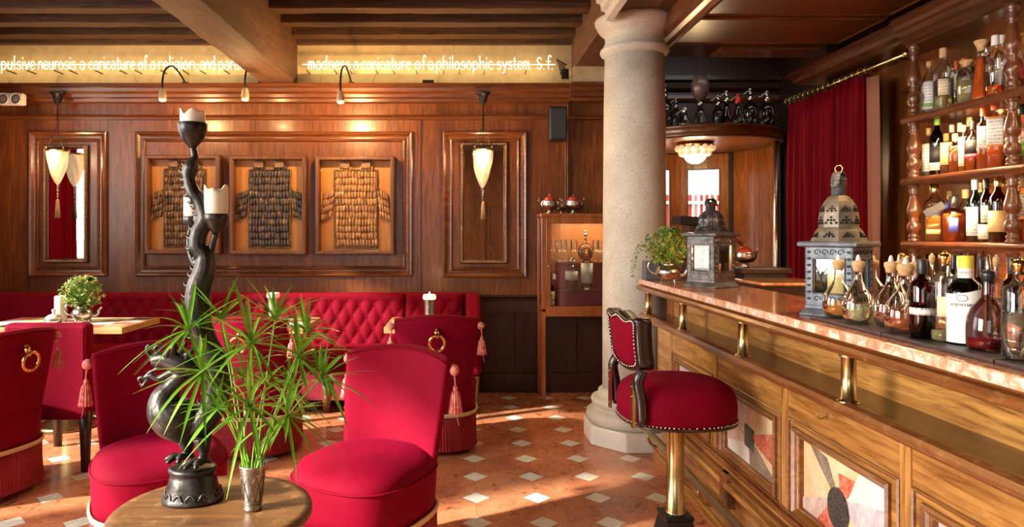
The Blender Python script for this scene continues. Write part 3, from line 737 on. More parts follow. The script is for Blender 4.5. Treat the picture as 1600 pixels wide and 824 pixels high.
cB = dup(cA); put(cB, -1.29, 2.92, ang(.46, -.88), 'crimson slipper chair behind the bronze dragon, turned to the rustic round table')
put(cR, -2.60, 3.66, ang(-.95, .30), 'slipper chair cut by the left edge, its dark back with a brass ring')
cE = dup(cR); put(cE, -.175, 4.50, ang(-.06, 1), 'slipper chair with brass ring on its back, drawn up to the table with lit candle')
cD = dup(cR); put(cD, -1.32, 4.42, ang(.02, 1), 'slipper chair half hidden by the papyrus leaves, at the middle table')
# upholstered dining chair
t = thing('dining_chair', (-2.42, 4.02, 0), 'square-backed crimson chair with dark wooden legs at the checkered table', 'chair')
MB().box(-.245, .245, -.06, .03, .30, .865).build('backrest', M['red'], t, bevel=.025)
MB().box(-.25, .25, .0, .48, .34, .46).build('seat', M['red'], t, bevel=.03)
for x, y in ((-.22, -.03), (.22, -.03), (-.22, .44), (.22, .44)):
    MB().rings([[Vector((x + a * s, y + c_ * s, z)) for a, c_ in ((-1, -1), (1, -1), (1, 1), (-1, 1))] for z, s in ((0, .017), (.35, .026))]).build('leg', M['dark_wood_z'], t)
# ================================================================ DINING TABLES
def inlaid_table(loc, w_, d_, label):
    t = thing('dining_table', loc, label, 'table')
    o = MB().box(-w_ / 2, w_ / 2, -d_ / 2, d_ / 2, .705, .748).build('tabletop', wood('oak_edge', (.40, .24, .09), (.72, .50, .22), 'x', .35, .3), t, bevel=.003)
    mats = [M['m_cream'], M['m_red'], M['m_dark'], M['m_brown'], M['m_white']]
    mb = MB(); mb.smooth = False; nx = max(2, round((w_ - .06) / .14)); ny = max(2, round((d_ - .06) / .14))
    for i in range(nx):
        for j in range(ny):
            mb.mi = (0, 1, 4, 2, 0, 3, 1)[(i * 3 + j * 2) % 7] if (i + j) % 2 else (0, 4)[(i + j // 2) % 2]
            x0 = -w_ / 2 + .03 + (w_ - .06) * i / nx; y0 = -d_ / 2 + .03 + (d_ - .06) * j / ny
            mb.box(x0, x0 + (w_ - .06) / nx - .001, y0, y0 + (d_ - .06) / ny - .001, .740, .7495)
    mb.build('marble_inlay', mats, o)
    MB().lathe([(.20, 0), (.21, .012), (.18, .03), (.06, .05), (.035, .08), (.035, .62), (.06, .66), (.14, .705)], n=28).build('pedestal', M['brass'], t)
    return t
inlaid_table((-2.84, 4.93, 0), 1.06, .58, 'table with checkered marble inlay top in the left corner, holding the silver teapot bouquet')
inlaid_table((-1.42, 4.93, 0), .68, .58, 'marble inlay table half hidden behind the papyrus plant')
inlaid_table((-.255, 4.95, 0), .56, .56, 'small table behind the ring-backed chair with the burning candle')
# rustic round table
TX, TY, TZ, TR = -.715, 1.955, .60, .278
t = thing('round_table', (TX, TY, 0), 'worn rustic round wooden table carrying the bronze dragon and papyrus', 'table')
b = MB(); n = 96; rs = []
for s, z in ((.2, TZ - .03), (.97, TZ - .03), (1.0, TZ - .024), (1.003, TZ - .008), (.993, TZ), (.9, TZ), (.5, TZ), (.01, TZ)):
    rs.append([Vector((TR * s * (1 + .004 * math.sin(5 * 2 * PI * k / n + 1)) * math.cos(2 * PI * k / n), TR * s * math.sin(2 * PI * k / n), z)) for k in range(n)])
b.rings(rs); b.build('tabletop', M['rustic'], t)
MB().lathe([(.16, 0), (.17, .02), (.12, .05), (.05, .08), (.035, .12), (.04, .3), (.055, .36), (.035, .42), (.04, .5), (.10, .57)], n=28).build('pedestal', M['rustic'], t)
# ================================================================ BAR COUNTER
bar = thing('bar_counter', (0, 0, 0), 'long walnut bar with marble top, brass posts and stone inlay panels', 'bar')
Y0, Y1 = -1.2, 4.36
b = MB(); b.box(1.131, 1.56, Y0, Y1, 1.070, 1.100); top = b.build('marble_top', M['counter'], bar, bevel=.003)
b = MB(); b.box(1.127, 1.131, Y0, Y1 - .003, 1.071, 1.0975); b.build('cut_edge', M['counter_edge'], top)
b = MB(); b.smooth = False
pf = [(1.30, 1.069), (1.145, 1.069), (1.14, 1.062), (1.122, 1.058), (1.114, 1.046), (1.118, 1.034), (1.13, 1.028), (1.16, 1.024), (1.30, 1.024)]
b.rings([[Vector((x, yy, z)) for x, z in pf] for yy in (Y0, Y1 + .02)]); b.build('edge_moulding', M['chestnut'], bar)
MB().box(1.305, 1.54, Y0, 4.27, 0, 1.07).build('carcass', M['honey'], bar)
b = MB().box(1.14, 1.31, Y0, 4.30, .866, .884); sh = b.build('purse_shelf', wood('polished_shelf', (.025, .008, .003), (.075, .028, .010), 'y', .22, .25), bar)
b = MB(); b.smooth = False
pf = [(1.16, .890), (1.135, .893), (1.118, .886), (1.112, .872), (1.116, .860), (1.13, .856), (1.136, .846), (1.16, .842)]
b.rings([[Vector((x, yy, z)) for x, z in pf] for yy in (Y0, 4.30)]); b.build('shelf_edge', M['chestnut'], sh)
for k, yy in enumerate((4.22, 3.56, 2.80, 2.035, 1.28, .53)):
    b = MB(); b.lathe([(.032, .886), (.034, .889), (.030, .894), (.021, .898), (.0205, 1.018), (.026, 1.022), (.027, 1.028)], (1.152, yy, 0), 24); b.build('brass_post', M['brass'], bar)
# front panel with recessed inlays
XP = 1.215
yb = [3.167 - .70 * k for k in range(-1, 6)]         # far edge of each inlay
IW, IZ0, IZ1 = .505, .398, .652
b = MB()
b.box(XP, 1.305, Y0, 4.24, IZ1, .866); b.box(XP, 1.305, Y0, 4.24, .26, IZ0)
cur = 4.24
for y1_ in yb:
    b.box(XP, 1.305, y1_, cur, IZ0, IZ1); cur = y1_ - IW
b.box(XP, 1.305, Y0, cur, IZ0, IZ1)
b.box(XP + .02, 1.305, Y0, 4.24, .06, .26); b.box(1.18, 1.305, Y0, 4.24, 0, .06)
pn = b.build('front_panel', M['honey'], bar, bevel=.002)
for y1_ in yb:
    yc = y1_ + (.70 - IW) / 2; MB().box(XP - .006, XP + .01, yc - .022, yc + .022, .34, .850).build('stile', M['honey_z'], pn, bevel=.002)
for (z0, z1, d) in ((.325, .352, .020), (.355, .366, .012), (.285, .30, .022), (.235, .262, .030), (.06, .075, .022)):
    MB().box(XP - d, XP + .02, Y0, 4.24, z0, z1).build('base_moulding', M['chestnut'] if d < .015 or z0 > .28 else M['honey'], pn, bevel=.005)
BP = lambda u, v_, h: Vector((XP - h, u, v_))
mp_ = [(0, 0), (0, .010), (.008, .016), (.016, .008), (.024, .002), (.030, -.004), (.034, -.018)]
for y1_ in yb:
    y0_ = y1_ - IW
    MB().frame(y0_ - .030, y1_ + .030, IZ0 - .030, IZ1 + .030, mp_, BP).build('panel_moulding', M['chestnut'], pn)
    b = MB(); 
    b.frame(y0_ - .072, y1_ + .072, IZ0 - .055, IZ1 + .058, [(0, 0), (0, .006), (.005, .010), (.010, .006), (.012, 0)], BP); b.build('outer_bead', M['chestnut'], pn)
def inlay(y1_, pieces, label):
    y0_ = y1_ - IW; mb = MB(); mats = []
    o = None
    def mp(u, v_, h): return Vector((XP + .018 - h, y1_ - u * IW, IZ0 + v_ * (IZ1 - IZ0)))
    mb.prism([(0, 0), (1, 0), (1, 1), (0, 1)], mp, -.01, 0); mats.append(M['m_cream'])
    root = mb.build('stone_inlay', mats, bar)
    root['label'] = label
    for pi_, (nm, mat, poly, h) in enumerate(pieces):
        MB().prism(poly, mp, 0, .002 + h * .002 + pi_ * .0003).build(nm, mat, root)
sq = lambda a, b_, c, d: [(a, b_), (c, b_), (c, d), (a, d)]
def oval(cx_, cy_, rx, ry, n=28): return [(cx_ + rx * math.cos(2 * PI * k / n), cy_ + ry * math.sin(2 * PI * k / n)) for k in range(n)]
# panel seen beside the stool: green square, red and pink wedges
PB = [('stone_wedge', M['m_grey'], [(0, 1), (0, .42), (.42, .58), (.47, 1)], 0), ('stone_wedge', M['m_pink'], [(0, .62), (0, .18), (.40, .33), (.42, .45)], 1),
      ('stone_wedge', M['m_white'], [(0, .18), (0, 0), (.5, 0), (.47, .32), (.40, .33)], 0), ('stone_wedge', M['m_red'], [(.56, .55), (1, .82), (1, .25), (.6, .42)], 1),
      ('stone_wedge', M['m_brown'], [(.48, .34), (.60, .36), (1, 0), (.50, 0)], 1), ('stone_square', M['m_green'], [(.40, .66), (.56, .62), (.57, .27), (.40, .30)], 2)]
PC = [('stone_wedge', M['m_brown'], [(.08, 1), (.32, .92), (.45, .52), (.40, .50)], 0), ('stone_wedge', M['m_red'], [(.47, .82), (.70, .84), (.50, .45)], 1),
      ('stone_wedge', M['m_grey'], [(1, .74), (1, .10), (.60, .33), (.55, .56)], 0), ('stone_wedge', M['m_white'], [(.70, .97), (1, 1), (1, .74), (.58, .56)], 1),
      ('stone_wedge', M['m_pink'], [(0, .0), (0, .16), (.38, .44), (.40, .10), (.35, 0)], 0), ('stone_wedge', M['m_red'], [(.20, 0), (.36, .34), (.46, .1), (.46, 0)], 1),
      ('stone_wedge', M['m_green'], [(.46, 0), (.50, .22), (.58, .0)], 2), ('stone_oval', M['m_dark'], oval(.47, .36, .115, .27), 3)]
PA = [('stone_wedge', M['m_grey'], [(0, 1), (0, .3), (.4, .5), (.35, 1)], 0), ('stone_wedge', M['m_brown'], [(.3, .7), (.6, .5), (.5, .1)], 1),
      ('stone_wedge', M['m_pink'], [(.6, .5), (1, .7), (1, 0), (.6, 0)], 0), ('stone_square', M['m_green'], [(.35, .62), (.55, .60), (.62, .30), (.42, .32)], 2)]
PD = [('stone_wedge', M['m_grey'], [(0, 1), (0, .6), (.5, .5), (.3, 1)], 0), ('stone_wedge', M['m_red'], [(.5, .5), (1, .8), (1, .4)], 1), ('stone_wedge', M['m_brown'], [(0, 0), (.4, .5), (.5, 0)], 0), ('stone_oval', M['m_green'], oval(.5, .5, .1, .2), 3)]
lab = {0: (PA, 'coloured stone inlay panel behind the stool seat'), 1: (PB, 'stone inlay panel with green square and red wedge beside the stool'), 2: (PC, 'stone inlay panel with black oval'), 3: (PD, 'stone inlay panel cut by the lower right corner')}
for i, y1_ in enumerate(yb):
    ps, lb = lab.get(i, (PB if i % 2 else PC, 'stone inlay panel nearer than the picture edge'))
    inlay(y1_, ps, lb)
# foot rail
fr = MB(); fr.tube([(1.08, Y0, .24), (1.08, 4.18, .24)], .021, 16); rl = fr.build('foot_rail', M['brass'], bar)
for yy in (3.98, 3.12, 2.26, 1.4, .54):
    b = MB(); b.tube(catmull([(1.08, yy, .24), (1.082, yy, .20), (1.11, yy, .155), (1.16, yy, .15), (1.24, yy, .17)], 5), .009, 10); b.build('rail_bracket', M['brass'], rl)
    b = MB(); b.box(1.19, 1.24, yy - .035, yy + .035, .14, .30); bl = b.build('bracket_block', M['chestnut'], bar, bevel=.006)
    MB().box(1.184, 1.19, yy - .02, yy + .02, .16, .28).build('brass_plate', M['brass'], bl)
b = MB(); b.tube(catmull([(XP - .002, 2.27, .79), (XP - .014, 2.27, .775), (XP - .03, 2.27, .775), (XP - .038, 2.27, .79)], 4), .0028, 6); b.build('bag_hook', M['brass'], bar)
b = MB(); b.box(1.29, 1.32, 4.20, 4.30, .0, 1.02); b.build('end_post', M['cab'], bar)
# rubber service mats
for i, (a, c_) in enumerate(((1.93, 2.32), (1.52, 1.925), (.9, 1.515))):
    tag(MB().box(1.18, 1.42, a, c_, 1.1005, 1.110).build('bar_mat', M['tray'], bevel=.003), ('far dark rubber bar mat under the round flasks', 'middle dark rubber bar mat under the brown bottle', 'near dark rubber bar mat at the right edge')[i], 'mat', 'bar mats')
tag(MB().box(1.70, 2.12, 3.95, 4.36, .0, 1.085).build('back_station', M['dark_wood']), 'dark cupboard behind the far end of the bar', 'cupboard')
b = MB(); rs = []
prf = [(0, 0), (.0, .012), (-.02, .022), (0, .03), (0, .042)]
b.box(1.72, 2.14, 3.92, 4.38, 1.086, 1.105); o = tag(b.build('marble_slab', M['counter'], bevel=.008), 'loose russet marble slab behind the small lantern', 'slab')
b = MB(); b.box(1.83, 2.10, 4.42, 4.62, 0, 1.13); b.box(1.80, 2.13, 4.40, 4.64, 1.13, 1.165)
tag(b.build('service_ledge', M['dark_wood'], bevel=.004), 'dark wooden ledge holding the silver fruit bowl', 'ledge')
t = thing('menu_lectern', (1.66, 4.76, 0), 'dark sloping lectern lid standing behind the small lantern', 'lectern')
Mx = Matrix.Translation((0, 0, 1.47)) @ Matrix.Rotation(R(4), 4, 'Y')
MB().box(-.17, .08, -.10, .10, -.03, .03, Mx).build('lid', M['black'], t, bevel=.004)
MB().tube([(.08, -.08, 1.47), (.30, -.08, 1.27)], .012, 8).build('strut', M['panel'], t)
MB().box(-.10, .04, -.08, .08, 0, 1.44).build('stand', M['dark_wood_z'], t)
# ================================================================ BAR STOOL
st = thing('bar_stool', (.905, 2.90, 0), 'bar stool with crimson seat, nailhead trim and thick brass post', 'stool', R(4))
b = MB(); b.smooth = False; b.rings([[Vector((a * s, c_ * s, z)) for a, c_ in ((-1, -1), (1, -1), (1, 1), (-1, 1))] for z, s in ((0, .13), (.03, .13), (.045, .085), (.185, .056), (.196, .062), (.206, .060))]); b.build('foot_block', M['black'], st, bevel=.004)
MB().lathe([(.044, .205), (.044, .212), (.037, .216), (.0365, .60), (.05, .61), (.05, .625)], n=32).build('post', M['brass'], st)
b = MB(); n = 72
def sr(z, s): return [Vector((*se(.235 * s, .225 * s, 2.5, 2 * PI * k / n), z)) for k in range(n)]
b.rings([sr(.612, .98), sr(.63, 1.0), sr(.68, 1.01), sr(.72, .985), (sr(.748, .925)), sr(.768, .81), sr(.781, .58), sr(.787, .25), sr(.787, .01)]); b.build('seat', M['red'], st)
b = MB()
for k in range(84):
    x, y = se(.2365, .2265, 2.5, 2 * PI * k / 84); b.ell((x, y, .624), .0048, 6, 4)
b.build('nailhead_trim', M['silver'], st)['kind'] = 'stuff'
b = MB(); b.loop([Vector((*se(.235, .225, 2.5, 2 * PI * k / n), .614)) for k in range(n)], .006, 6); b.build('edge_braid', M['dark_wood'], st)
# back: frame curved, facing -x
def outline(s=1.0, dz=0):
    pts = [(-.185, .86), (-.19, .93), (-.20, 1.0), (-.210, 1.042), (-.19, 1.056), (-.15, 1.050), (-.11, 1.044), (-.06, 1.054), (0, 1.066), (.06, 1.054), (.11, 1.044), (.15, 1.050), (.19, 1.056), (.210, 1.042), (.20, 1.0), (.19, .93), (.185, .86), (.13, .835), (0, .822), (-.13, .835)]
    c = .945; return [(p[0] * s, c + (p[1] - c) * s + dz) for p in pts]
def smooth_closed(pts, n=4):
    q = [Vector((a, b_, 0)) for a, b_ in pts]; m = len(q); out = []
    for i in range(m):
        p0, p1, p2, p3 = q[i - 1], q[i], q[(i + 1) % m], q[(i + 2) % m]
        for k in range(n):
            t_ = k / n; out.append(.5 * ((2 * p1) + (p2 - p0) * t_ + (2 * p0 - 5 * p1 + 4 * p2 - p3) * t_ * t_ + (3 * p1 - p0 - 3 * p2 + p3) * t_ ** 3))
    return [(p.x, p.y) for p in out]
BK = lambda u, v_, h: Vector((-.205 - .12 * (v_ - .82) - h + .35 * u * u, u, v_))
o_ = smooth_closed(outline()); i_ = smooth_closed(outline(.84))
b = MB(); rs = []
for prof in ((o_, -.040), (o_, .014), ([((a[0] + c_[0]) / 2, (a[1] + c_[1]) / 2) for a, c_ in zip(o_, i_)], .024), (i_, .012), (i_, -.036)):
    rs.append([BK(u, v_, prof[1]) for u, v_ in prof[0]])
b.rings(rs, closed=True); b.build('back_frame', plain('carved_dark_frame', (.012, .004, .003), .3, coat=.25), st)
b = MB(); rs = []
for s, h in ((.85, .004), (.80, .016), (.6, .022), (.3, .024), (.02, .024)): rs.append([BK(u, v_, h) for u, v_ in smooth_closed(outline(s))])
b.rings(rs, False, True)
rs = [[p + Vector((2 * .0, 0, 0)) for p in r_] for r_ in []]
b.build('back_pad', M['red'], st)
b = MB(); rs = []
for s, h in ((.85, -.012), (.75, -.026), (.4, -.034), (.02, -.036)): rs.append([BK(u, v_, h) for u, v_ in smooth_closed(outline(s))])
b.rings(rs, False, True); b.build('inner_back_pad', M['red'], st)
b = MB(); pp = smooth_closed(outline(.855), 4)
for k in range(0, len(pp)): b.ell(BK(pp[k][0], pp[k][1], .020), .0055, 6, 4)
b.build('back_nailheads', M['silver'], st)['kind'] = 'stuff'
for s in (-1, 1):
    MB().tube(catmull([BK(.17 * s, .845, 0), Vector((-.218, .172 * s, .80)), Vector((-.205, .172 * s, .72)), Vector((-.20, .17 * s, .63))], 4), [.022] * 4 * 3 + [.016], 10).build('back_post', plain('carved_post', (.012, .004, .003), .3, coat=.25), st)
    b = MB(); b.box(-.240, -.229, .160 * s - .012, .160 * s + .012, .615, .80); b.ell((-.241, .16 * s, .78), .004, 6, 4); b.ell((-.241, .16 * s, .74), .004, 6, 4); b.ell((-.241, .16 * s, .64), .004, 6, 4); b.build('brass_strap', M['brass'], st)
# ================================================================ BACK BAR SHELVES
sx0, sx1 = 2.50, 2.84
unit = thing('bottle_shelves', (0, 0, 0), 'turned mahogany shelf unit with balusters full of bottles', 'shelf unit')
SZ = [2.045, 1.70, 1.345]
YE = 3.86
for z in SZ:
    b = MB(); b.smooth = False
    pf = [(2.93, z), (2.49, z), (2.478, z - .006), (2.474, z - .018), (2.48, z - .036), (2.487, z - .042), (2.495, z - .042), (2.498, z - .030), (2.93, z - .030)]
    b.rings([[Vector((x, yy, zz)) for x, zz in pf] for yy in (.6, YE)]); b.build('shelf', M['turned'], unit, bevel=.002)
MB().box(2.925, 2.945, .6, 3.84, .942, 2.44).build('back_panel', wood('lit_back_panel', (.26, .07, .015), (.62, .22, .05), 'y', .2, .5), unit)  # wood lightened so the bottles before it look more strongly backlit
def baluster(x, yy, z0, z1):
    h = z1 - z0
    pr_ = [(.030, 0), (.030, .03), (.022, .05), (.028, .075), (.028, .10), (.018, .13), (.030, .17), (.036, .23), (.034, .29), (.020, .35), (.026, .375), (.020, .40), (.028, .44), (.036, .50), (.035, .56), (.026, .66), (.019, .76), (.017, .80), (.027, .825), (.018, .85), (.028, .88), (.019, .905), (.029, .93), (.029, .96), (.033, 1)]
    return MB().lathe([(r_ * .95, z0 + f * h) for r_, f in pr_], (x, yy, 0), 22).build('baluster', M['turned'], unit)
for yy in (3.80, 3.12, 2.45, 1.8):
    for z0, z1 in ((2.045, 2.44), (1.70, 2.015), (1.345, 1.67), (.941, 1.315)): baluster(2.515, yy, z0, z1)
    for z0, z1 in ((1.70, 2.015), (1.345, 1.67), (.941, 1.315)):
        if yy == 3.80: baluster(2.895, 3.82, z0, z1)
for z in (2.015, 1.67, 1.315):
    MB().box(2.60, 2.62, .7, 2.93, z - .012, z - .001).build('led_strip', M['led'], unit)
    l = light('shelf_glow', 'AREA', (2.556, 3.47, z - .004), 17, (1, .66, .32), (.45, 0, -1), shape='RECTANGLE', size=.018, size_y=.5)  # added light without a strip, tucked behind the lip for the far bottles
    l = light('shelf_glow', 'AREA', (2.72, 1.8, z - .02), 12, (1, .66, .32), (.3, 0, -1), shape='RECTANGLE', size=.02, size_y=2.2)
l = light('shelf_glow', 'AREA', (2.62, 2.4, 2.425), 30, (1, .60, .28), (.25, 0, -1), shape='RECTANGLE', size=.05, size_y=3.0)
wk = MB(); wk.box(2.30, 2.94, .4, 3.86, .90, .94); wkt = tag(wk.build('back_counter', M['counter'], bevel=.004), 'marble work counter under the bottle shelves', 'counter')
tag(MB().box(2.36, 2.94, .4, 3.84, 0, .90).build('back_cabinet', M['panel']), 'mahogany cabinet under the back counter', 'cabinet')
# ================================================================ WALL THINGS
def rope_mirror(a, b_, c_, d_, label):
    x0, x1, z0, z1 = X_(a, 6), X_(b_, 6), Z_(d_, 6), Z_(c_, 6)
    t = thing('wall_mirror', ((x0 + x1) / 2, 5.995, z0), label, 'mirror'); w_ = (x1 - x0) / 2; h = z1 - z0
    mp = lambda u, v_, hh: Vector((u, -hh, v_))
    MB().frame(-w_, w_, 0, h, [(0, 0), (0, .018), (.008, .028), (.022, .028), (.034, .016), (.036, .006)], mp).build('frame', M['dark_wood_z'], t)
    b = MB(); pts = []
    per = [(-w_ + .015, .015), (w_ - .015, .015), (w_ - .015, h - .015), (-w_ + .015, h - .015), (-w_ + .015, .015)]
    for i in range(4):
        p, q = Vector(per[i]), Vector(per[i + 1]); L = (q - p).length; n = int(L / .0045)
        rs = []
        for k in range(n + 1):
            c = p + (q - p) * (k / n); r_ = .0095 + .0035 * math.sin(k * 1.7); dx = (q - p).normalized(); nn = Vector((-dx.y, dx.x))
            rs.append([Vector((c.x + nn.x * math.cos(a_) * r_, -.028 - math.sin(a_) * r_, c.y + nn.y * math.cos(a_) * r_)) for a_ in [2 * PI * m / 8 for m in range(8)]])
        b.rings(rs)
    b.build('rope_moulding', plain('gilt_rope', (.24, .13, .06), .35, coat=.3), t)
    MB().quad((-w_ + .03, -.008, .03), (w_ - .03, -.008, .03), (w_ - .03, -.008, h - .03), (-w_ + .03, -.008, h - .03)).build('mirror_glass', M['mirror'], t)
rope_mirror(70, 139, 227, 411, 'narrow mirror with rope frame at the left, reflecting red curtain and window')
rope_mirror(719, 793, 223, 412, 'narrow mirror with rope frame between the armour panels and the glass cabinet')
# armour shadow boxes
scale_m = None
def armour_mats(tone):
    m, nt, bs = newmat('armour_scale'); oi = N(nt, 'ShaderNodeTexCoord')
    a = noise(nt, coords(nt, (1, 1, .45)), 26, 4, .6); b = noise(nt, coords(nt), 5, 3)
    c = ramp(nt, a, [(.32, (.02, .014, .012)), (.5, (.13, .06, .025)), (.68, (.38, .21, .09))] if tone == 0 else [(.34, (.016, .012, .013)), (.52, (.055, .035, .030)), (.70, (.28, .15, .06))] if tone == 1 else [(.25, (.07, .03, .012)), (.48, (.32, .14, .045)), (.72, (.60, .34, .14))])
    nt.links.new(c, bs.inputs['Base Color']); bs.inputs['Roughness'].default_value = .38; bs.inputs['Coat Weight'].default_value = .3
    bump(nt, bs, a, .5, .006); return m
def vest(i, x0, x1, z0, z1, tone, label):
    t = thing('armour_panel', ((x0 + x1) / 2, 5.99, z0), label, 'wall art'); w_ = (x1 - x0) / 2; h = z1 - z0
    mp = lambda u, v_, hh: Vector((u, -hh, v_)); rn = random.Random(i)
    fm = wood('box_frame_wood', (.08, .025, .010), (.25, .09, .035), 'z', .45, .15)
    MB().frame(-w_, w_, 0, h, [(0, 0), (0, .085), (.008, .094), (.028, .094), (.036, .088), (.036, .012)], mp).build('frame', fm, t, bevel=.002)
    MB().box(-w_ + .02, w_ - .02, -.014, -.002, .02, h - .02).build('backing', wood('backing_board', (.42, .16, .03), (.62, .28, .07), 'z', .55, .05), t)
    lx = (w_ - .036); vest_m = armour_mats(tone)
    b = MB(); b.smooth = True
    def plate(u, v_, pw, ph, tilt=0):
        pw *= rn.uniform(.86, 1.0); ph *= rn.uniform(.95, 1.12); dx = rn.uniform(-.0015, .0015); hh = .030 + rn.uniform(0, .006)
        ring1 = [(-.5, -.5), (.5, -.5), (.55, 0), (.5, .5), (-.5, .5), (-.55, 0)]
        M2 = Matrix.Rotation(tilt + rn.uniform(-.05, .05), 4, 'Y')
        r0 = [M2 @ Vector((p * pw, 0, q * ph)) for p, q in ring1]; 
        base = Vector((u + dx, -.018, v_))
        b.rings([[base + p for p in r0], [base + p * .98 + Vector((0, -.014, 0)) for p in r0], [base + p * .72 + Vector((0, -.022, -.002)) for p in r0]])
    H0 = h - .09; rows = 11; body0 = .075
    top_ = h - .125; rh = (top_ - body0) / rows
    W = w_ * .52
    for r_ in range(rows):
        z = body0 + rh * (r_ + .5); ww = W * (1.0 if r_ > 5 or r_ < 4 else 1.0)
        nn = 13; pw = 2 * ww / nn; off = .012 * math.sin(r_ * 1.3 + i)
        drift = (.012 if tone == 2 else 0) * (rows - r_) / rows
        for k in range(nn): plate(-ww + pw * (k + .5) + off * .4 + drift, z + .003 * math.sin(k * 1.1 + r_), pw, rh)
    # shoulder flaps on either side
    for s in (-1, 1):
        for r_ in range(4):
            for k in range(4): plate(s * (W + .006 + .028 * (k + .5) * .85 + (4 - r_) * .006), body0 + rh * (4.7 + r_) - k * .010, .024, rh * 1.0, s * -.22)
        for k in range(5):
            plate(s * (W * .52) + (k - 2) * .024, top_ + .022, .023, .04)
    v_o = b.build('armour_vest', vest_m, t)
    b = MB()
    for s in (-1, 1): b.box(s * W * .52 - .042, s * W * .52 + .042, -.055, -.014, top_ + .022, top_ + .082); 
    b.build('shoulder_strap', plain('leather', (.30, .15, .06), .5, nscale=20, c2=(.12, .06, .03), bmp=.4), v_o, bevel=.008)
    b = MB(); c0 = [(-W - .008, body0 - .012), (W + .008, body0 - .012), (W + .008, top_ + .008), (-W - .008, top_ + .008)]
    for q in range(4):
        p, r2 = Vector(c0[q]), Vector(c0[(q + 1) % 4]); n = 40
        b.tube([Vector((p.x + (r2.x - p.x) * k / n + .002 * math.sin(k * 2.1), -.028, p.y + (r2.y - p.y) * k / n)) for k in range(n + 1)], [.007 + .002 * math.sin(k * 1.9) for k in range(n + 1)], 7)
    b.build('rope_edge', plain('rope_edge', (.22, .13, .06), .8, nscale=80, c2=(.08, .045, .02), bmp=.5), v_o)
vest(0, X_(233, 6), X_(349, 6), Z_(397, 6), Z_(244, 6), 0, 'shadow box with scale armour vest partly hidden by the dragon candelabrum')
vest(1, X_(364, 6), X_(482, 6), Z_(398, 6), Z_(245, 6), 1, 'middle shadow box with the darkest scale armour vest')
vest(2, X_(496, 6), X_(618, 6), Z_(398, 6), Z_(246, 6), 2, 'shadow box with bright amber scale armour vest under the lamp, nearest the right mirror')
# gooseneck picture lamps
for i, (bx_, hx, hy, lab) in enumerate(((290, 254, 148, 'gooseneck picture lamp over the armour nearest the left mirror'), (408, 383, 147, 'gooseneck picture lamp beside the ceiling beam end'), (549, 532, 151, 'gooseneck picture lamp over the bright amber armour'))):
    Yl = 5.42; x = X_(hx, Yl); z = Z_(hy, Yl); bxx = X_(bx_, 5.9)
    t = thing('picture_lamp', (bxx, 5.89, 2.685), lab, 'lamp', group='picture lamps on the cornice')
    dx = x - bxx; dy = Yl - 5.89; dz = z - 2.685
    MB().tube(catmull([(0, 0, .005), (dx * .15, dy * .2, .05), (dx * .45, dy * .55, .085), (dx * .85, dy * .88, .02), (dx, dy, dz + .12), (dx, dy, dz + .04)], 8), .008, 8).build('arm', M['black'], t)
    MB().lathe([(.03, 0), (.03, .008), (.012, .014)], n=16).build('base', M['black'], t)
    MB().lathe([(.012, .05), (.020, .045), (.024, .03), (.030, .0), (.031, -.03), (.024, -.05), (.016, -.052)], (dx, dy, dz - .0), 20).build('shade', plain('bone_shade', (.62, .45, .27), .4), t)
    MB().ell((dx, dy, dz - .046), (.009, .009, .009), 10, 8).build('bulb', M['bulb'], t)
    l = light('lamp_glow', 'POINT', (0, 0, 0), (22, 9, 50)[i], (1, .60, .24), shadow_soft_size=.022)
    l.parent = t; l.location = (dx, dy, dz - .082)
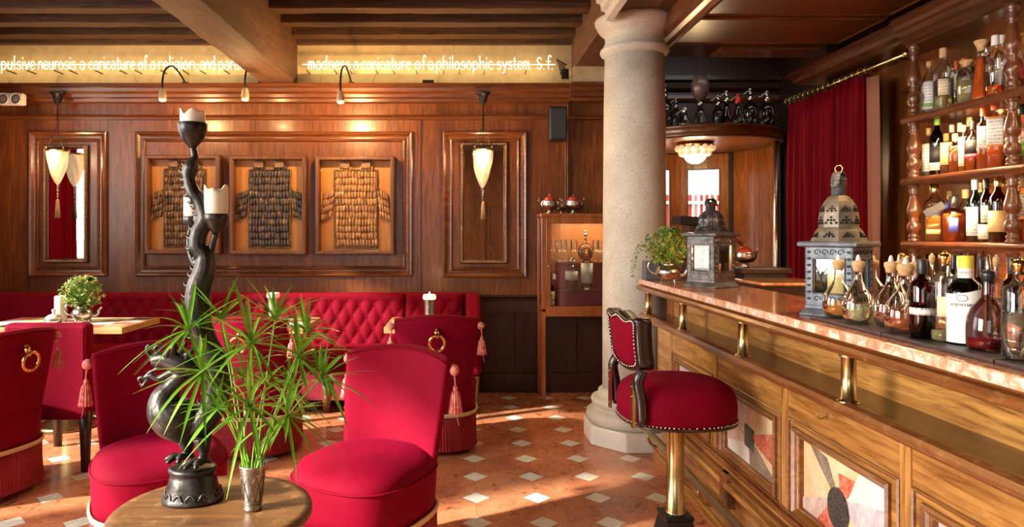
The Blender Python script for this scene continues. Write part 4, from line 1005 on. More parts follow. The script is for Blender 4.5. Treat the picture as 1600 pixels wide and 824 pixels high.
# pendant glass lamps
def pendant(px, Yl, ytop, ytip, label, brx, bry):
    t = thing('pendant_lamp', (X_(px, Yl), Yl, Z_(ytop, Yl)), label, 'lamp', group='spiral glass pendant lamps')
    h = Z_(ytop, Yl) - Z_(ytip, Yl); b = MB(); rs = []; n = 48
    for k in range(15):
        v_ = k / 14; r_ = .079 * (1 - v_ ** 1.9) ** .8 + .004; row = []
        for q in range(n):
            a = 2 * PI * q / n; rr = r_ * (1 + .06 * math.sin(7 * a + v_ * 9)); row.append(Vector((rr * math.cos(a), rr * math.sin(a), -.012 - h * v_)))
        rs.append(row)
    b.rings(rs); b.build('glass_shade', M['lamp'], t)
    MB().lathe([(.080, -.02), (.088, -.018), (.089, -.004), (.083, 0), (.078, -.002)], n=36).build('rim', M['brass'], t)
    zb = Z_(bry, Yl) - Z_(ytop, Yl); xb = 0
    for a in (90, 210, 330):
        MB().tube([(.082 * math.cos(R(a)), .082 * math.sin(R(a)), 0), (.01 * math.cos(R(a)), .01 * math.sin(R(a)), .17), (0, 0, zb - .10)], .0025, 6).build('chain', M['black'], t)
        MB().tube([(.082 * math.cos(R(a)), .082 * math.sin(R(a)), 0), (.088 * math.cos(R(a)), .088 * math.sin(R(a)), .035)], .004, 6).build('hook', M['brass'], t)
    MB().lathe([(.006, zb - .12), (.012, zb - .10), (.03, zb - .07), (.045, zb - .01), (.07, zb), (.05, zb + .012)], n=20).build('ceiling_cup', M['black'], t)
    MB().box(-.025, .025, 0, 5.88 - Yl + .09, zb - .005, zb + .012).build('bracket', M['black'], t)
    b = MB(); z = -h - .02
    for k, r_ in enumerate((.012, .007, .010, .006, .008, .006)): b.ell((0, 0, z), (r_, r_, r_ * 1.1), 10, 6); z -= r_ * 1.1 + .010
    b.build('bead_drop', M['silver'], t)
    b = MB(); rs = []
    for dz, r_ in ((0, .006), (.015, .012), (.09, .017), (.16, .020)):
        rs.append([Vector((r_ * (1 + .14 * math.sin(9 * 2 * PI * q / 54)) * math.cos(2 * PI * q / 54), r_ * (1 + .14 * math.sin(9 * 2 * PI * q / 54)) * math.sin(2 * PI * q / 54), z - dz)) for q in range(54)])
    b.rings(rs); b.build('tassel', plain('bronze_tassel', (.36, .20, .10), .6), t)
    l = light('lamp_glow', 'POINT', (0, 0, -.07), 12, (1, .60, .28), shadow_soft_size=.05); l.parent = t; l.location = (0, -.13, -.05)
pendant(90, 5.86, 234, 287, 'spiral glass pendant lamp before the left mirror', 90, 146)
pendant(755, 5.86, 233, 290, 'spiral glass pendant lamp before the right mirror', 755, 146)
# speakers
t = thing('wall_speaker', (X_(870, 5.85), 5.86, Z_(222, 5.85)), 'black box speaker tilted on the dark panel left of the column', 'speaker')
MB().box(-.075, .075, -.10, .0, 0, .29).build('cabinet', M['blackp'], t, bevel=.012)
MB().box(-.065, .065, -.106, -.10, .02, .27).build('grille', plain('speaker_grille', (.03, .035, .045), .5), t, bevel=.003)
MB().box(-.02, .02, 0, .14, .12, .17).build('mount', M['black'], t)
t = thing('twin_spotlight', (X_(20, 5.85), 5.84, Z_(165, 5.85)), 'white twin round grille fixture in the upper left corner of the panelling', 'speaker')
MB().box(-.108, .108, -.03, .03, 0, .10).build('housing', M['white'], t, bevel=.01)
for s in (-.053, .053):
    b = MB().lathe([(.049, 0), (.049, .012), (.042, .014), (.040, .004)], (s, -.030, .05), 28, Matrix.Rotation(R(90), 4, 'X')); rim = b.build('rim', M['white'], t)
    MB().lathe([(.041, .002), (.020, .008), (.001, .010)], (s, -.034, .05), 28, Matrix.Rotation(R(90), 4, 'X')).build('grille', plain('grey_grille', (.22, .20, .20), .5), rim)
t = tag(MB().box(-.05, .05, -.03, .0, 0, .042).build('cable_box', M['blackp'], loc=(X_(669, 5.95), 5.98, 2.687)), 'small black transformer box on the cornice below the neon writing', 'box')
t = thing('iron_bracket', (X_(880, 5.9), 5.9, Z_(118, 5.9)), 'small dark iron grille bracket at the right end of the neon wall', 'bracket')
for k in range(4): MB().tube([(-.05 + k * .018, 0, .13 - k * .012), (-.02 + k * .018, -.01, .02 - k * .012)], .005, 6).build('bar', M['black'], t)
MB().tube([(-.06, 0, .14), (.03, 0, .09)], .006, 6).build('bar', M['black'], t); MB().tube([(-.03, 0, .02), (.05, 0, -.03)], .006, 6).build('bar', M['black'], t)
MB().box(-.01, .05, .01, .05, -.02, .06).build('plate', M['black'], t)
# ---------------------------------------------------------------- neon writing
G = {
 'a': ([[(.10, .84), (.26, 1), (.42, .86), (.44, .5), (.44, 0)], [(.44, .56), (.24, .60), (.06, .32), (.20, 0), (.36, .06), (.44, .25)]], .58),
 'c': ([[(.44, .80), (.28, 1), (.08, .74), (.06, .5), (.08, .24), (.28, 0), (.44, .2)]], .54),
 'd': ([[(.46, 1.7), (.46, 0)], [(.46, .75), (.26, 1), (.07, .74), (.06, .3), (.26, 0), (.46, .22)]], .62),
 'e': ([[(.07, .48), (.42, .52), (.42, .82), (.25, 1), (.08, .74), (.06, .3), (.26, 0), (.44, .2)]], .54),
 'f': ([[(.46, 1.50), (.36, 1.72), (.22, 1.5), (.22, 0)], [(.04, .98), (.42, .98)]], .46),
 'g': ([[(.44, .78), (.26, 1), (.07, .76), (.10, .38), (.30, .28), (.44, .6)], [(.44, 1), (.44, -.2), (.28, -.48), (.08, -.3)]], .58),
 'h': ([[(.08, 1.7), (.08, 0)], [(.08, .68), (.28, 1), (.44, .78), (.44, 0)]], .58),
 'i': ([[(.10, 1), (.10, 0)], [(.10, 1.32), (.10, 1.48)]], .24),
 'l': ([[(.10, 1.7), (.10, 0)]], .24),
 'm': ([[(.06, 1), (.06, 0)], [(.06, .72), (.20, 1), (.32, .78), (.32, 0)], [(.32, .72), (.46, 1), (.58, .78), (.58, 0)]], .72),
 'n': ([[(.08, 1), (.08, 0)], [(.08, .68), (.28, 1), (.44, .78), (.44, 0)]], .58),
 'o': ([[(.26, 1), (.08, .78), (.06, .5), (.08, .22), (.26, 0), (.44, .22), (.46, .5), (.44, .78), (.26, 1)]], .58),
 'p': ([[(.08, 1), (.08, -.5)], [(.08, .74), (.28, 1), (.46, .72), (.46, .28), (.28, 0), (.08, .24)]], .60),
 'r': ([[(.08, 1), (.08, 0)], [(.08, .62), (.22, .98), (.38, .92)]], .44),
 's': ([[(.40, .82), (.24, 1), (.08, .80), (.14, .58), (.36, .42), (.42, .20), (.24, 0), (.06, .18)]], .52),
 't': ([[(.18, 1.5), (.18, .2), (.28, 0), (.38, .08)], [(.03, 1), (.36, 1)]], .44),
 'u': ([[(.08, 1), (.08, .24), (.24, 0), (.42, .3)], [(.44, 1), (.44, 0)]], .58),
 'v': ([[(.05, 1), (.24, 0), (.44, 1)]], .52),
 'y': ([[(.05, 1), (.26, .12)], [(.46, 1), (.22, -.35), (.06, -.46)]], .54),
 'S': ([[(.46, 1.25), (.28, 1.45), (.08, 1.22), (.16, .88), (.40, .58), (.44, .25), (.26, 0), (.05, .22)]], .60),
 '.': ([[(.08, 0), (.08, .10)]], .26), ',': ([[(.12, .12), (.12, 0), (.04, -.22)]], .26)}
def neon(words, label, line, nm):
    Yn = 5.93; t = thing('neon_sign', (X_(line[0], Yn), Yn, Z_(101, Yn)), label, 'neon sign'); o = Vector(t.location); s = Yn / F
    for wd, a, b_ in words:
        tot = sum(G[c][1] for c in wd) - .1; k = (b_ - a) / tot; x = a
        for c in wd:
            b = MB()
            for st_ in G[c][0]:
                pts = [Vector((x + u * k, 108.5 - v_ * 12.6, 0)) for u, v_ in st_]
                b.tube([Vector(((p.x - XV) * s, Yn, H - (p.y - YV) * s)) - o for p in catmull(pts, 4)], .0042, 6)
            b.build('letter', M['neon'], t); x += G[c][1] * k
    yl = 101.5
    MB().tube([Vector(((line[0] - XV) * s, Yn - .012, H - (yl - YV) * s)) - o, Vector(((line[1] - XV) * s, Yn - .012, H - (yl - YV) * s)) - o], .0042, 8).build('tube_line', M['neon'], t)
    rn = random.Random(len(words)); 
    n = int((line[1] - line[0]) / 34)
    for q in range(n):
        px = line[0] + 10 + q * 34 + rn.uniform(-6, 6); x = (px - XV) * s - o.x
        MB().box(x - .003, x + .003, 0, .13, -.055, -.045).build('standoff', M['black'], t)
    for q in range(max(2, n // 3)):
        px = line[0] + 30 + q * 95 + rn.uniform(-15, 15); x = (px - XV) * s - o.x
        MB().tube(catmull([(x, .10, -.05), (x + rn.uniform(-.06, .06), .115, -.12), (x + rn.uniform(-.08, .08), .118, -.19)], 5), .0022, 5).build('cable', M['brass'], t)
neon([('compulsive', -30, 54), ('neurosis', 59, 118), ('a', 124, 132), ('caricature', 138, 210), ('of', 216, 229), ('a', 234, 242), ('religion,', 247, 308), ('and', 312, 336), ('paranoia', 341, 404)],
     'long warm white neon writing left of the ceiling beam', (-32, 410), 0)
neon([('madness', 481, 547), ('a', 552, 559), ('caricature', 564, 641), ('of', 648, 664), ('a', 668, 677), ('philosophic', 681, 770), ('system.', 776, 831), ('S.f.', 838, 864)],
     'long warm white neon writing right of the ceiling beam', (473, 867), 1)
for (a, c_) in ((-30, 370), (478, 864)):
    l = light('neon_glow', 'AREA', (X_((a + c_) / 2, 5.9), 5.90, Z_(102, 5.9)), 3.6 * (c_ - a) / 400, (1, .66, .22), (0, 1, 0), shape='RECTANGLE', size=(c_ - a) * 5.9 / F, size_y=.10)
# ---------------------------------------------------------------- glass cabinet
vx0, vx1, vy0, vy1, vz0, vz1 = .655, 1.44, 5.62, 5.95, .745, 1.555
t = thing('display_cabinet', (vx0, vy0, 0), 'glazed wooden display cabinet on tall legs left of the stone column', 'cabinet')
W_, D_ = vx1 - vx0, vy1 - vy0
for x, y_ in ((0, 0), (W_ - .035, 0), (0, D_ - .035), (W_ - .035, D_ - .035)):
    MB().box(x, x + .035, y_, y_ + .035, 0, vz1 - .03).build('leg', M['cab'], t, bevel=.003)
MB().box(-.012, W_ + .012, -.012, D_, vz1 - .03, vz1).build('top', M['cab'], t, bevel=.006)
MB().box(.0, W_, .0, D_, vz0 + .0, vz0 + .02).build('bottom', M['cab'], t)
b = MB()
b.box(.036, W_ - .036, -.001, .03, vz0 - .04, vz0 + .045); b.box(.036, W_ - .036, -.001, .03, vz1 - .085, vz1 - .031)
b.box(.036, .075, 0, .03, vz0 + .045, vz1 - .085); b.box(W_ - .075, W_ - .036, 0, .03, vz0 + .045, vz1 - .085)
dr_ = b.build('door', M['cab'], t, bevel=.003)
MB().box(.075, W_ - .075, .012, .016, vz0 + .045, vz1 - .085).build('glass', M['pane'], dr_)
MB().ell((.055, -.006, 1.12), .008, 10, 6).build('keyhole', M['brass'], dr_)
b = MB().box(0.004, .03, .036, D_ - .036, vz0 - .04, vz0 + .045); b.box(.004, .03, .036, D_ - .036, vz1 - .085, vz1 - .031); b.build('side_rail', M['cab'], t)
MB().box(.012, .016, .036, D_ - .036, vz0 + .045, vz1 - .085).build('side_glass', M['pane'], t)
MB().box(.036, W_ - .036, D_ - .02, D_ - .01, vz0, vz1 - .03).build('back_board', wood('cabinet_back', (.36, .12, .03), (.55, .22, .07), 'z', .4, .2), t)
zs1, zs2 = Z_(453, 5.7), Z_(411, 5.7)
MB().box(.15, W_ - .04, .10, D_ - .03, zs1 - .006, zs1).build('glass_shelf', plain('shelf_edge_glass', (.30, .10, .10), .1), t)
MB().box(.15, W_ - .04, .16, D_ - .03, zs2 - .006, zs2).build('glass_shelf', plain('shelf_edge_glass', (.30, .10, .10), .1), t)
MB().box(.155, W_ - .04, D_ - .035, D_ - .021, vz0 + .02, zs2 - .01).build('cloth_lining', plain('magenta_lining', (.36, .02, .06), .8), t)
l = light('cabinet_glow', 'AREA', (vx0 + .42, 5.74, vz1 - .05), 3.5, (1, .7, .4), (0, .2, -1), shape='RECTANGLE', size=.5, size_y=.05)
# goblets and bottles inside
def goblet(px, ybot, ytop, Yo, label):
    z0, z1 = ybot, ytop; h = z1 - z0
    t = thing('wine_glass', (X_(px, Yo), Yo, z0), label, 'glass', group='stemmed glasses on the cabinet shelf')
    MB().lathe([(.026, .001), (.027, .004), (.005, .010), (.004, h * .45), (.02, h * .52), (.030, h * .68), (.028, h * .88), (.024, h)], n=20, cap=False).build('bowl', M['glass'], t)
for i, px in enumerate((873, 881, 889, 897)): goblet(px, zs2 + .001, zs2 + .19, 5.82 + .02 * (i % 2), ('first', 'second', 'third', 'fourth')[i] + ' stemmed glass from the left on the cabinet shelf')
goblet(931, zs2 + .001, zs2 + .19, 5.83, 'stemmed glass right of the decanter in the cabinet')
goblet(938, zs2 + .001, zs2 + .18, 5.83, 'stemmed glass nearest the column inside the cabinet')
def apple_bowl(x, y_, z, s, label, leafy=False):
    t = thing('fruit_bowl', (x, y_, z), label, 'bowl', group='silver footed bowls with pomegranates')
    MB().lathe([(.036 * s, 0), (.038 * s, .008 * s), (.022 * s, .022 * s), (.022 * s, .035 * s), (.07 * s, .045 * s), (.094 * s, .075 * s), (.098 * s, .10 * s), (.088 * s, .118 * s), (.094 * s, .126 * s), (.080 * s, .122 * s), (.074 * s, .09 * s), (.01, .07 * s)], n=28).build('bowl', M['silver'], t)
    for q in (-1, 1): MB().tube(catmull([(q * .09 * s, 0, .11 * s), (q * .115 * s, 0, .13 * s), (q * .10 * s, 0, .145 * s), (q * .115 * s, 0, .155 * s)], 4), .005, 6).build('handle', M['silver'], t)
    f = thing('pomegranate', (x, y_, z + .078 * s), 'red pomegranate resting in the ' + label, 'fruit', group='pomegranates in the silver bowls')
    b = MB(); b.ell((0, 0, .050 * s), (.060 * s, .060 * s, .047 * s), 20, 12); b.build('fruit', plain('pomegranate_skin', (.42, .03, .02), .35, nscale=14, c2=(.55, .08, .03)), f)
    MB().lathe([(.010 * s, .094 * s), (.008 * s, .104 * s), (.014 * s, .116 * s)], n=8).build('crown', plain('pomegranate_crown', (.35, .08, .03), .5), f)
    return t
apple_bowl(X_(859, 5.72), 5.72, vz1 + .001, .84, 'silver bowl on the cabinet top, furthest from the column')
apple_bowl(X_(878, 5.87), 5.87, vz1 + .001, .70, 'dark bowl between the two silver bowls on the cabinet')
apple_bowl(X_(896, 5.72), 5.72, vz1 + .001, .84, 'silver bowl on the cabinet top, nearer the column')
apple_bowl(X_(1163, 4.52), 4.52, 1.166, .80, 'silver bowl on the dark ledge behind the bar lantern')
# ================================================================ BRONZE DRAGON CANDELABRUM
DX, DY, DZ = -.80, 2.03, TZ + .001
dg = thing('dragon_candelabrum', (DX, DY, DZ), 'dark bronze dragon candelabrum with serpent tail stem on a bell base', 'candelabrum')
def L(px, py, dy=0):
    p = P(px, py, DY + dy); return Vector((p.x - DX, dy, p.z - DZ))
S_ = DY / F
b = MB(); rs = []
for r_, z in ((.088, 0), (.090, .010), (.082, .022), (.078, .040), (.072, .07), (.066, .105), (.062, .112), (.064, .122), (.070, .132), (.070, .142), (.062, .150), (.01, .150)):
    rs.append([Vector((r_ * math.cos(2 * PI * k / 48), r_ * .85 * math.sin(2 * PI * k / 48), z)) for k in range(48)])
b.rings(rs); b.v = [Vector((p.x, p.y, p.z * .66)) for p in b.v]; b.build('base', M['bronze'], dg)
b = MB()
for k in range(14):
    a0 = 2 * PI * k / 14; 
    b.tube([Vector(((.0835 - .004 * math.sin(q * PI / 6) ) * math.cos(a0 + (q - 3) * .06), (.0835 - .004 * math.sin(q * PI / 6)) * .85 * math.sin(a0 + (q - 3) * .06), .016 + .017 * math.sin(q * PI / 6))) for q in range(7)], .0018, 5)
b.build('base_relief', plain('worn_bronze', (.12, .10, .085), .4, .7), dg)
b = MB()
def T(pts, rad, n=24, sm=10):
    b.tube(catmull(pts, sm), catr([r_ * S_ for r_ in rad], sm), n)
# body: pear like, neck rising to the head
T([L(318, 672), L(300, 668), L(278, 655), L(264, 640), L(261, 622), L(270, 604), L(280, 592), L(290, 580)], [10, 26, 35, 33, 25, 15, 12, 12], 20)
b.ell(L(276, 652), (37 * S_, 33 * S_, 31 * S_), 48, 32)
# head
T([L(306, 585), L(293, 572), L(272, 563), L(250, 562), L(238, 566)], [12, 19, 17, 12, 8], 14)
T([L(240, 560), L(232, 552), L(230, 543), L(236, 540), L(240, 548)], [5, 4, 3, 3, 2], 8)
T([L(249, 556), L(242, 546), L(249, 540), L(256, 545)], [4, 3, 3, 2], 8)
T([L(285, 578), L(265, 585), L(248, 592), L(236, 588), L(224, 592)], [8, 7, 5, 4, 3], 10)
T([L(232, 590), L(222, 590), L(217, 593), L(220, 597)], [3, 3, 3, 2], 7)
T([L(232, 592), L(226, 600), L(222, 604), L(219, 600)], [3, 3, 2.5, 2], 7)
T([L(256, 575), L(243, 578), L(232, 584), L(226, 590)], [3, 3, 2.5, 2], 7)
for hx, hy, ex, ey in ((270, 552, 274, 531), (283, 550, 291, 533), (292, 556, 304, 543), (262, 556, 266, 541)):
    for dy in (-.018, .018): T([L(hx, hy, dy), L((hx + ex) / 2, (hy + ey) / 2 + 1, dy * 1.3), L(ex, ey, dy * 1.5)], [7, 5, 1], 8, 3)
# legs and feet
for dy, top_, kx, foot in ((-.022, (316, 684), (318, 708), (314, 741)), (.028, (290, 684), (293, 706), (287, 733))):
    f0 = L(foot[0], 0, dy); fz = .102
    T([L(*top_, dy), L(kx[0] + 1, kx[1] - 4, dy), L(*kx, dy), Vector((f0.x, dy, fz + .012))], [15, 9, 7, 6], 12)
    for a, ln in ((200, .052), (235, .056), (270, .045), (30, .03)):
        d = Vector((math.cos(R(a)), math.sin(R(a)), 0)); p0 = Vector((f0.x, dy, fz + .014))
        T([p0, p0 + d * ln * .5 + Vector((0, 0, .006)), p0 + d * ln * .85 + Vector((0, 0, -.002)), p0 + d * ln - Vector((0, 0, .006))], [6, 5, 4, 2], 8, 4)
# tail rising as the stem
stem = [(306, 672), (322, 655), (338, 625), (342, 592), (336, 562), (322, 535), (312, 508), (309, 480), (311, 450), (319, 425), (321, 402), (309, 385), (312, 362), (322, 342), (314, 318), (302, 300), (296, 280), (298, 262), (304, 246), (301, 230)]
rad = [22, 21, 20, 19, 18, 18, 19, 20, 19, 17, 14, 13, 13, 13, 11, 10, 9, 11, 6, 5]
T([L(x, y_) for x, y_ in stem], rad, 16)
T([L(296, 282), L(290, 268), L(288, 256)], [8, 6, 2], 8); T([L(292, 262), L(286, 256), L(284, 258)], [5, 3, 1], 6)
T([L(316, 420), L(328, 398), L(333, 378), L(337, 366)], [9, 6, 5, 6], 12)
T([L(316, 425), L(300, 400, .03), L(296, 375, .05), L(300, 358, .06)], [9, 6, 5, 6], 12)
sp = catmull([L(x, y_) for x, y_ in stem], 4)
for k in range(4, len(sp) - 9, 1):
    if k % 2: continue
    p = sp[k]; tg = (sp[k + 1] - sp[k - 1]).normalized(); nrm = Vector((-tg.z, 0, tg.x)); 
    if nrm.x > 0: nrm = -nrm
    r0 = catr([r_ * S_ for r_ in rad], 4)[k]
    b.tube([p + nrm * r0 * .8, p + nrm * (r0 + .006), p + nrm * (r0 + .014) + tg * .010], [.010, .006, .0012], 6)
b.build('dragon_body', M['bronze'], dg, remesh=.0026)
def cup(px, py, dy, w_, h, nm):
    c = L(px, py, dy); s = w_ * S_ / 2
    MB().lathe([(s * .22, -h * S_), (s * .35, -h * .9 * S_), (s * .75, -h * .62 * S_), (s * .98, -h * .25 * S_), (s * 1.03, 0), (s * .97, .003), (s * .85, -.006), (.001, -.010)], (c.x, c.y, c.z), 28).build('candle_cup', M['bronze'], dg)
    return c
def candle(c, w_, h, label, seed, ragged=.2):
    rn = random.Random(seed); ph = [rn.uniform(0, 6) for _ in range(4)]
    t = thing('pillar_candle', (DX + c.x, DY + c.y, DZ + c.z - .008), label, 'candle'); s = w_ * S_ / 2; hh = h * S_ + .008
    b = MB(); n = 48
    def rim(k): a = 2 * PI * k / n; return 1 - ragged * (.5 + .5 * math.sin(3 * a + ph[0]) * .6 + .25 * math.sin(5 * a + ph[1])) 
    rs = [[Vector((s * .97 * math.cos(2 * PI * k / n), s * .97 * math.sin(2 * PI * k / n), 0)) for k in range(n)]]
    for f in (.3, .6, .85, 1.0):
        rs.append([Vector((s * (1 + .012 * math.sin(7 * k * 2 * PI / n + f)) * math.cos(2 * PI * k / n), s * math.sin(2 * PI * k / n), hh * f * rim(k))) for k in range(n)])
    rs.append([Vector((s * .80 * math.cos(2 * PI * k / n), s * .80 * math.sin(2 * PI * k / n), hh * (rim(k) - .01))) for k in range(n)])
    rs.append([Vector((s * .75 * math.cos(2 * PI * k / n), s * .75 * math.sin(2 * PI * k / n), hh * .62)) for k in range(n)])
    rs.append([Vector((s * .05 * math.cos(2 * PI * k / n), s * .05 * math.sin(2 * PI * k / n), hh * .60)) for k in range(n)])
    b.rings(rs); b.build('wax', M['wax'], t)
    MB().tube([(0, 0, hh * .6), (.002, 0, hh * .72)], .0015, 5).build('wick', M['black'], t)
c = cup(301, 194, 0, 44, 38, 'a'); candle(c, 37, 24, 'torn ivory candle on the topmost cup of the dragon candelabrum', 1, .35)
c = cup(338, 336, 0, 38, 30, 'b'); candle(c, 36, 47, 'large ivory candle in the cup right of the dragon stem', 2, .22)
c = cup(303, 340, .06, 32, 24, 'c'); candle(c, 31, 38, 'ivory candle half hidden behind the dragon stem', 3, .2)
# ================================================================ PAPYRUS
PXv, PYv = X_(395, 1.955), 1.955
t = thing('metal_vase', (PXv, PYv, TZ + .001), 'tapered engraved pewter beaker vase on the round table', 'vase')
hv = 70 / F * PYv
b = MB(); n = 40
b.lathe([(.024, 0), (.026, .004), (.0235, .010), (.024, .016), (.030, hv * .55), (.0345, hv * .88), (.038, hv * .97), (.0385, hv), (.036, hv), (.033, hv * .9), (.02, .02), (.001, .018)], n=40)
b.build('beaker', M['pewter'], t)
b = MB()
def vr(z): return .0242 + (.0355 - .0242) * z / hv + .0006
for k in range(9):
    a0 = 2 * PI * k / 9
    for s in (-1, 1):
        b.tube([Vector((vr(z) * math.cos(a0 + s * q), vr(z) * math.sin(a0 + s * q), z)) for q, z in ((.33, .030), (.17, .052), (0, .074), (.17, .088), (.33, .100))], .0009, 4)
for z in (.026, .108, .115, .018): b.loop([Vector((vr(z) * math.cos(2 * PI * k / 32), vr(z) * math.sin(2 * PI * k / 32), z)) for k in range(32)], .0012, 5)
b.build('engraved_pattern', plain('engraved_line', (.16, .12, .09), .5, .8), t)
pp = thing('papyrus_plant', (PXv, PYv, TZ + .02), 'umbrella papyrus with long green leaf sprays in the pewter beaker', 'plant')
rp = random.Random(11)
org = Vector((PXv, PYv, TZ + .02))
whorls = [(294, 516, -.05, .125, 17), (392, 537, -.10, .150, 22), (389, 636, -.14, .125, 20), (466, 560, .02, .115, 20), (316, 582, -.12, .125, 19), (503, 590, .05, .115, 20), (449, 650, -.06, .105, 18),
          (430, 500, .08, .13, 20), (360, 560, .06, .12, 18), (345, 500, .10, .125, 17), (480, 520, .12, .11, 16), (415, 600, .03, .11, 16), (340, 640, -.08, .09, 13), (455, 610, .10, .11, 16), (380, 590, .12, .10, 14)]
for wi, (px, py, dy, ln, cnt) in enumerate(whorls):
    c = P(px, py, PYv + dy) - org; a = 2 * PI * wi / len(whorls)
    s0 = Vector((.018 * math.cos(a), .018 * math.sin(a), .0)); s1 = Vector((.026 * math.cos(a), .026 * math.sin(a), .13))
    s1.x = max(-.026, min(.026, c.x * .25)) ; 
    mid = s1 + (c - s1) * .5 + Vector((0, 0, .02))
    stemo = MB().tube(catmull([s0, s1, mid, c], 6), [.0024] * 19, 6).build('stem', M['leaf'], pp)
    axis = (c - mid).normalized(); q = axis.to_track_quat('Z', 'Y')
    b = MB()
    for k in range(int(cnt * 1.25)):
        az = 2 * PI * k / cnt * 2.618 + rp.uniform(-.25, .25); el = rp.uniform(-.15, 1.05); droop = rp.uniform(.15, .75); l_ = ln * rp.uniform(.95, 1.65); wd = rp.uniform(.0038, .0062)
        d = Vector((math.cos(az) * math.cos(el), math.sin(az) * math.cos(el), math.sin(el))); d = q @ d
        side = d.cross(Vector((0, 0, 1))); side = side.normalized() if side.length > .1 else Vector((1, 0, 0))
        base = len(b.v); m = 9; b.smooth = True
        for j in range(m + 1):
            u = j / m; p = c + d * l_ * u + Vector((0, 0, -droop * l_ * u * u * .55)); wj = wd * (math.sin(PI * min(1, u * .92 + .08)) ** .55) * (1 - u ** 5) + .0003
            nrm = side.cross(d).normalized()
            b.v += [p - side * wj + nrm * wj * .35, p, p + side * wj + nrm * wj * .35]
        for j in range(m):
            o = base + 3 * j; b.face((o, o + 1, o + 4, o + 3)); b.face((o + 1, o + 2, o + 5, o + 4))
    b.build('leaf_spray', M['leaf'] if wi % 4 else M['leaf'], stemo, fix=False)
# ================================================================ BOUQUETS IN SILVER TEAPOTS
def teapot(loc, s, rz, label):
    t = thing('silver_teapot', loc, label, 'teapot', R(rz))
    MB().lathe([(.03 * s, .018 * s), (.055 * s, .022 * s), (.075 * s, .045 * s), (.080 * s, .07 * s), (.070 * s, .095 * s), (.05 * s, .108 * s), (.046 * s, .114 * s), (.052 * s, .122 * s), (.046 * s, .122 * s), (.04 * s, .09 * s), (.001, .05 * s)], n=32).build('body', M['silver'], t)
    MB().tube(catmull([(.07 * s, 0, .05 * s), (.10 * s, 0, .055 * s), (.115 * s, 0, .09 * s), (.135 * s, 0, .115 * s)], 5), [.016 * s] * 5 + [.012 * s] * 5 + [.009 * s] * 6, 10).build('spout', M['silver'], t)
    MB().tube(catmull([(-.068 * s, 0, .055 * s), (-.10 * s, 0, .06 * s), (-.125 * s, 0, .09 * s), (-.115 * s, 0, .13 * s), (-.08 * s, 0, .125 * s)], 5), .007 * s, 8).build('handle', M['silver'], t)
    for a in (45, 135, 225, 315):
        MB().tube(catmull([(.045 * s * math.cos(R(a)), .045 * s * math.sin(R(a)), .03 * s), (.055 * s * math.cos(R(a)), .055 * s * math.sin(R(a)), .012 * s), (.062 * s * math.cos(R(a)), .062 * s * math.sin(R(a)), .0)], 3), .006 * s, 7).build('foot', M['silver'], t)
    return t
def bouquet(loc, rx, rz_, n, seed, label, mats, trail=False, lean=0):
    rn = random.Random(seed); t = thing('ivy_bouquet', loc, label, 'bouquet')
    groups = [MB() for _ in mats]; st_ = MB()
    for k in range(n):
        az = rn.uniform(0, 2 * PI); rr = rn.random() ** .5; h = rn.uniform(.03, 1.0)
        env = math.sin(PI * min(.97, .10 + h * .80)) ** .75 * rn.uniform(.7, 1.15)
        c = Vector((rx * rr * env * math.cos(az) + lean * h * rx, rx * rr * env * math.sin(az) * .8, rz_ * h))
        g_ = rn.choices(range(len(mats)), weights=[3, 4, 4][:len(mats)])[0]; b = groups[g_]
        s = rn.uniform(.006, .015) * (rx / .11)
        E_ = Euler((rn.uniform(-1, 1), rn.uniform(-1, 1), rn.uniform(0, 6))).to_matrix()
        if g_ == len(mats) - 1:
            for _ in range(5):
                d = Vector((rn.uniform(-1, 1), rn.uniform(-1, 1), rn.uniform(-.5, 1))) * s * .8; b.ell(c + d, s * .24, 6, 4)
            st_.tube([c * .6, c], .0009, 4)
        else:
            pts = [(0, -1), (.55, -.55), (1, .05), (.5, .25), (.35, .9), (0, 1.15), (-.35, .9), (-.5, .25), (-1, .05), (-.55, -.55)]
            base = len(b.v); b.v.append(c + E_ @ Vector((0, 0, s * .25)))
            b.v += [c + E_ @ Vector((u * s, v_ * s, 0)) for u, v_ in pts]
            for q in range(len(pts)): b.face((base, base + 1 + q, base + 1 + (q + 1) % len(pts)))
            if rn.random() < .35: st_.tube([Vector((c.x * .15, c.y * .15, .0)), c * .6, c], .0012, 4)
    if trail:
        for q in range(3):
            p0 = Vector((-rx * .8, 0, rz_ * (.55 - .1 * q))); pts = [p0]
            for j in range(7): pts.append(pts[-1] + Vector((-rx * .16 * (1 - j * .12), rn.uniform(-.01, .01), rz_ * (.05 - .05 * j) * .9)))
            st_.tube(pts, .0011, 4)
            for p in pts[1:]:
                for _ in range(2):
                    d = Vector((rn.uniform(-1, 1), rn.uniform(-1, 1), rn.uniform(-1, 1))) * .008; b = groups[0]; s = rn.uniform(.005, .009); E_ = Euler((rn.uniform(-1, 1) + 1.2, rn.uniform(-1, 1), rn.uniform(0, 6))).to_matrix()
                    base = len(b.v); b.v += [p + d + E_ @ Vector((u * s, v_ * s, 0)) for u, v_ in ((0, -1), (.8, 0), (0, 1.1), (-.8, 0))]; b.face((base, base + 1, base + 2, base + 3))
    names = ('leaves', 'leaves', 'flower_heads')
    for b, m, nm in zip(groups, mats, names if len(mats) == 3 else ('leaves', 'flower_heads')):
        o = b.build(nm, m, t, fix=False); o['kind'] = 'stuff'
    o = st_.build('stems', M['leaf_y'], t, fix=False); o['kind'] = 'stuff'
    return t
TT = .749
tx, ty = X_(132, 4.95), 4.93
teapot((tx, ty, TT + .001), .95, 10, 'silver teapot used as a vase on the checkered corner table')
bouquet((tx, ty, TT + .10), .155, .225, 520, 5, 'loose green and yellow bouquet in the teapot on the corner table', [M['leaf_d'], M['leaf_y'], M['flower']])
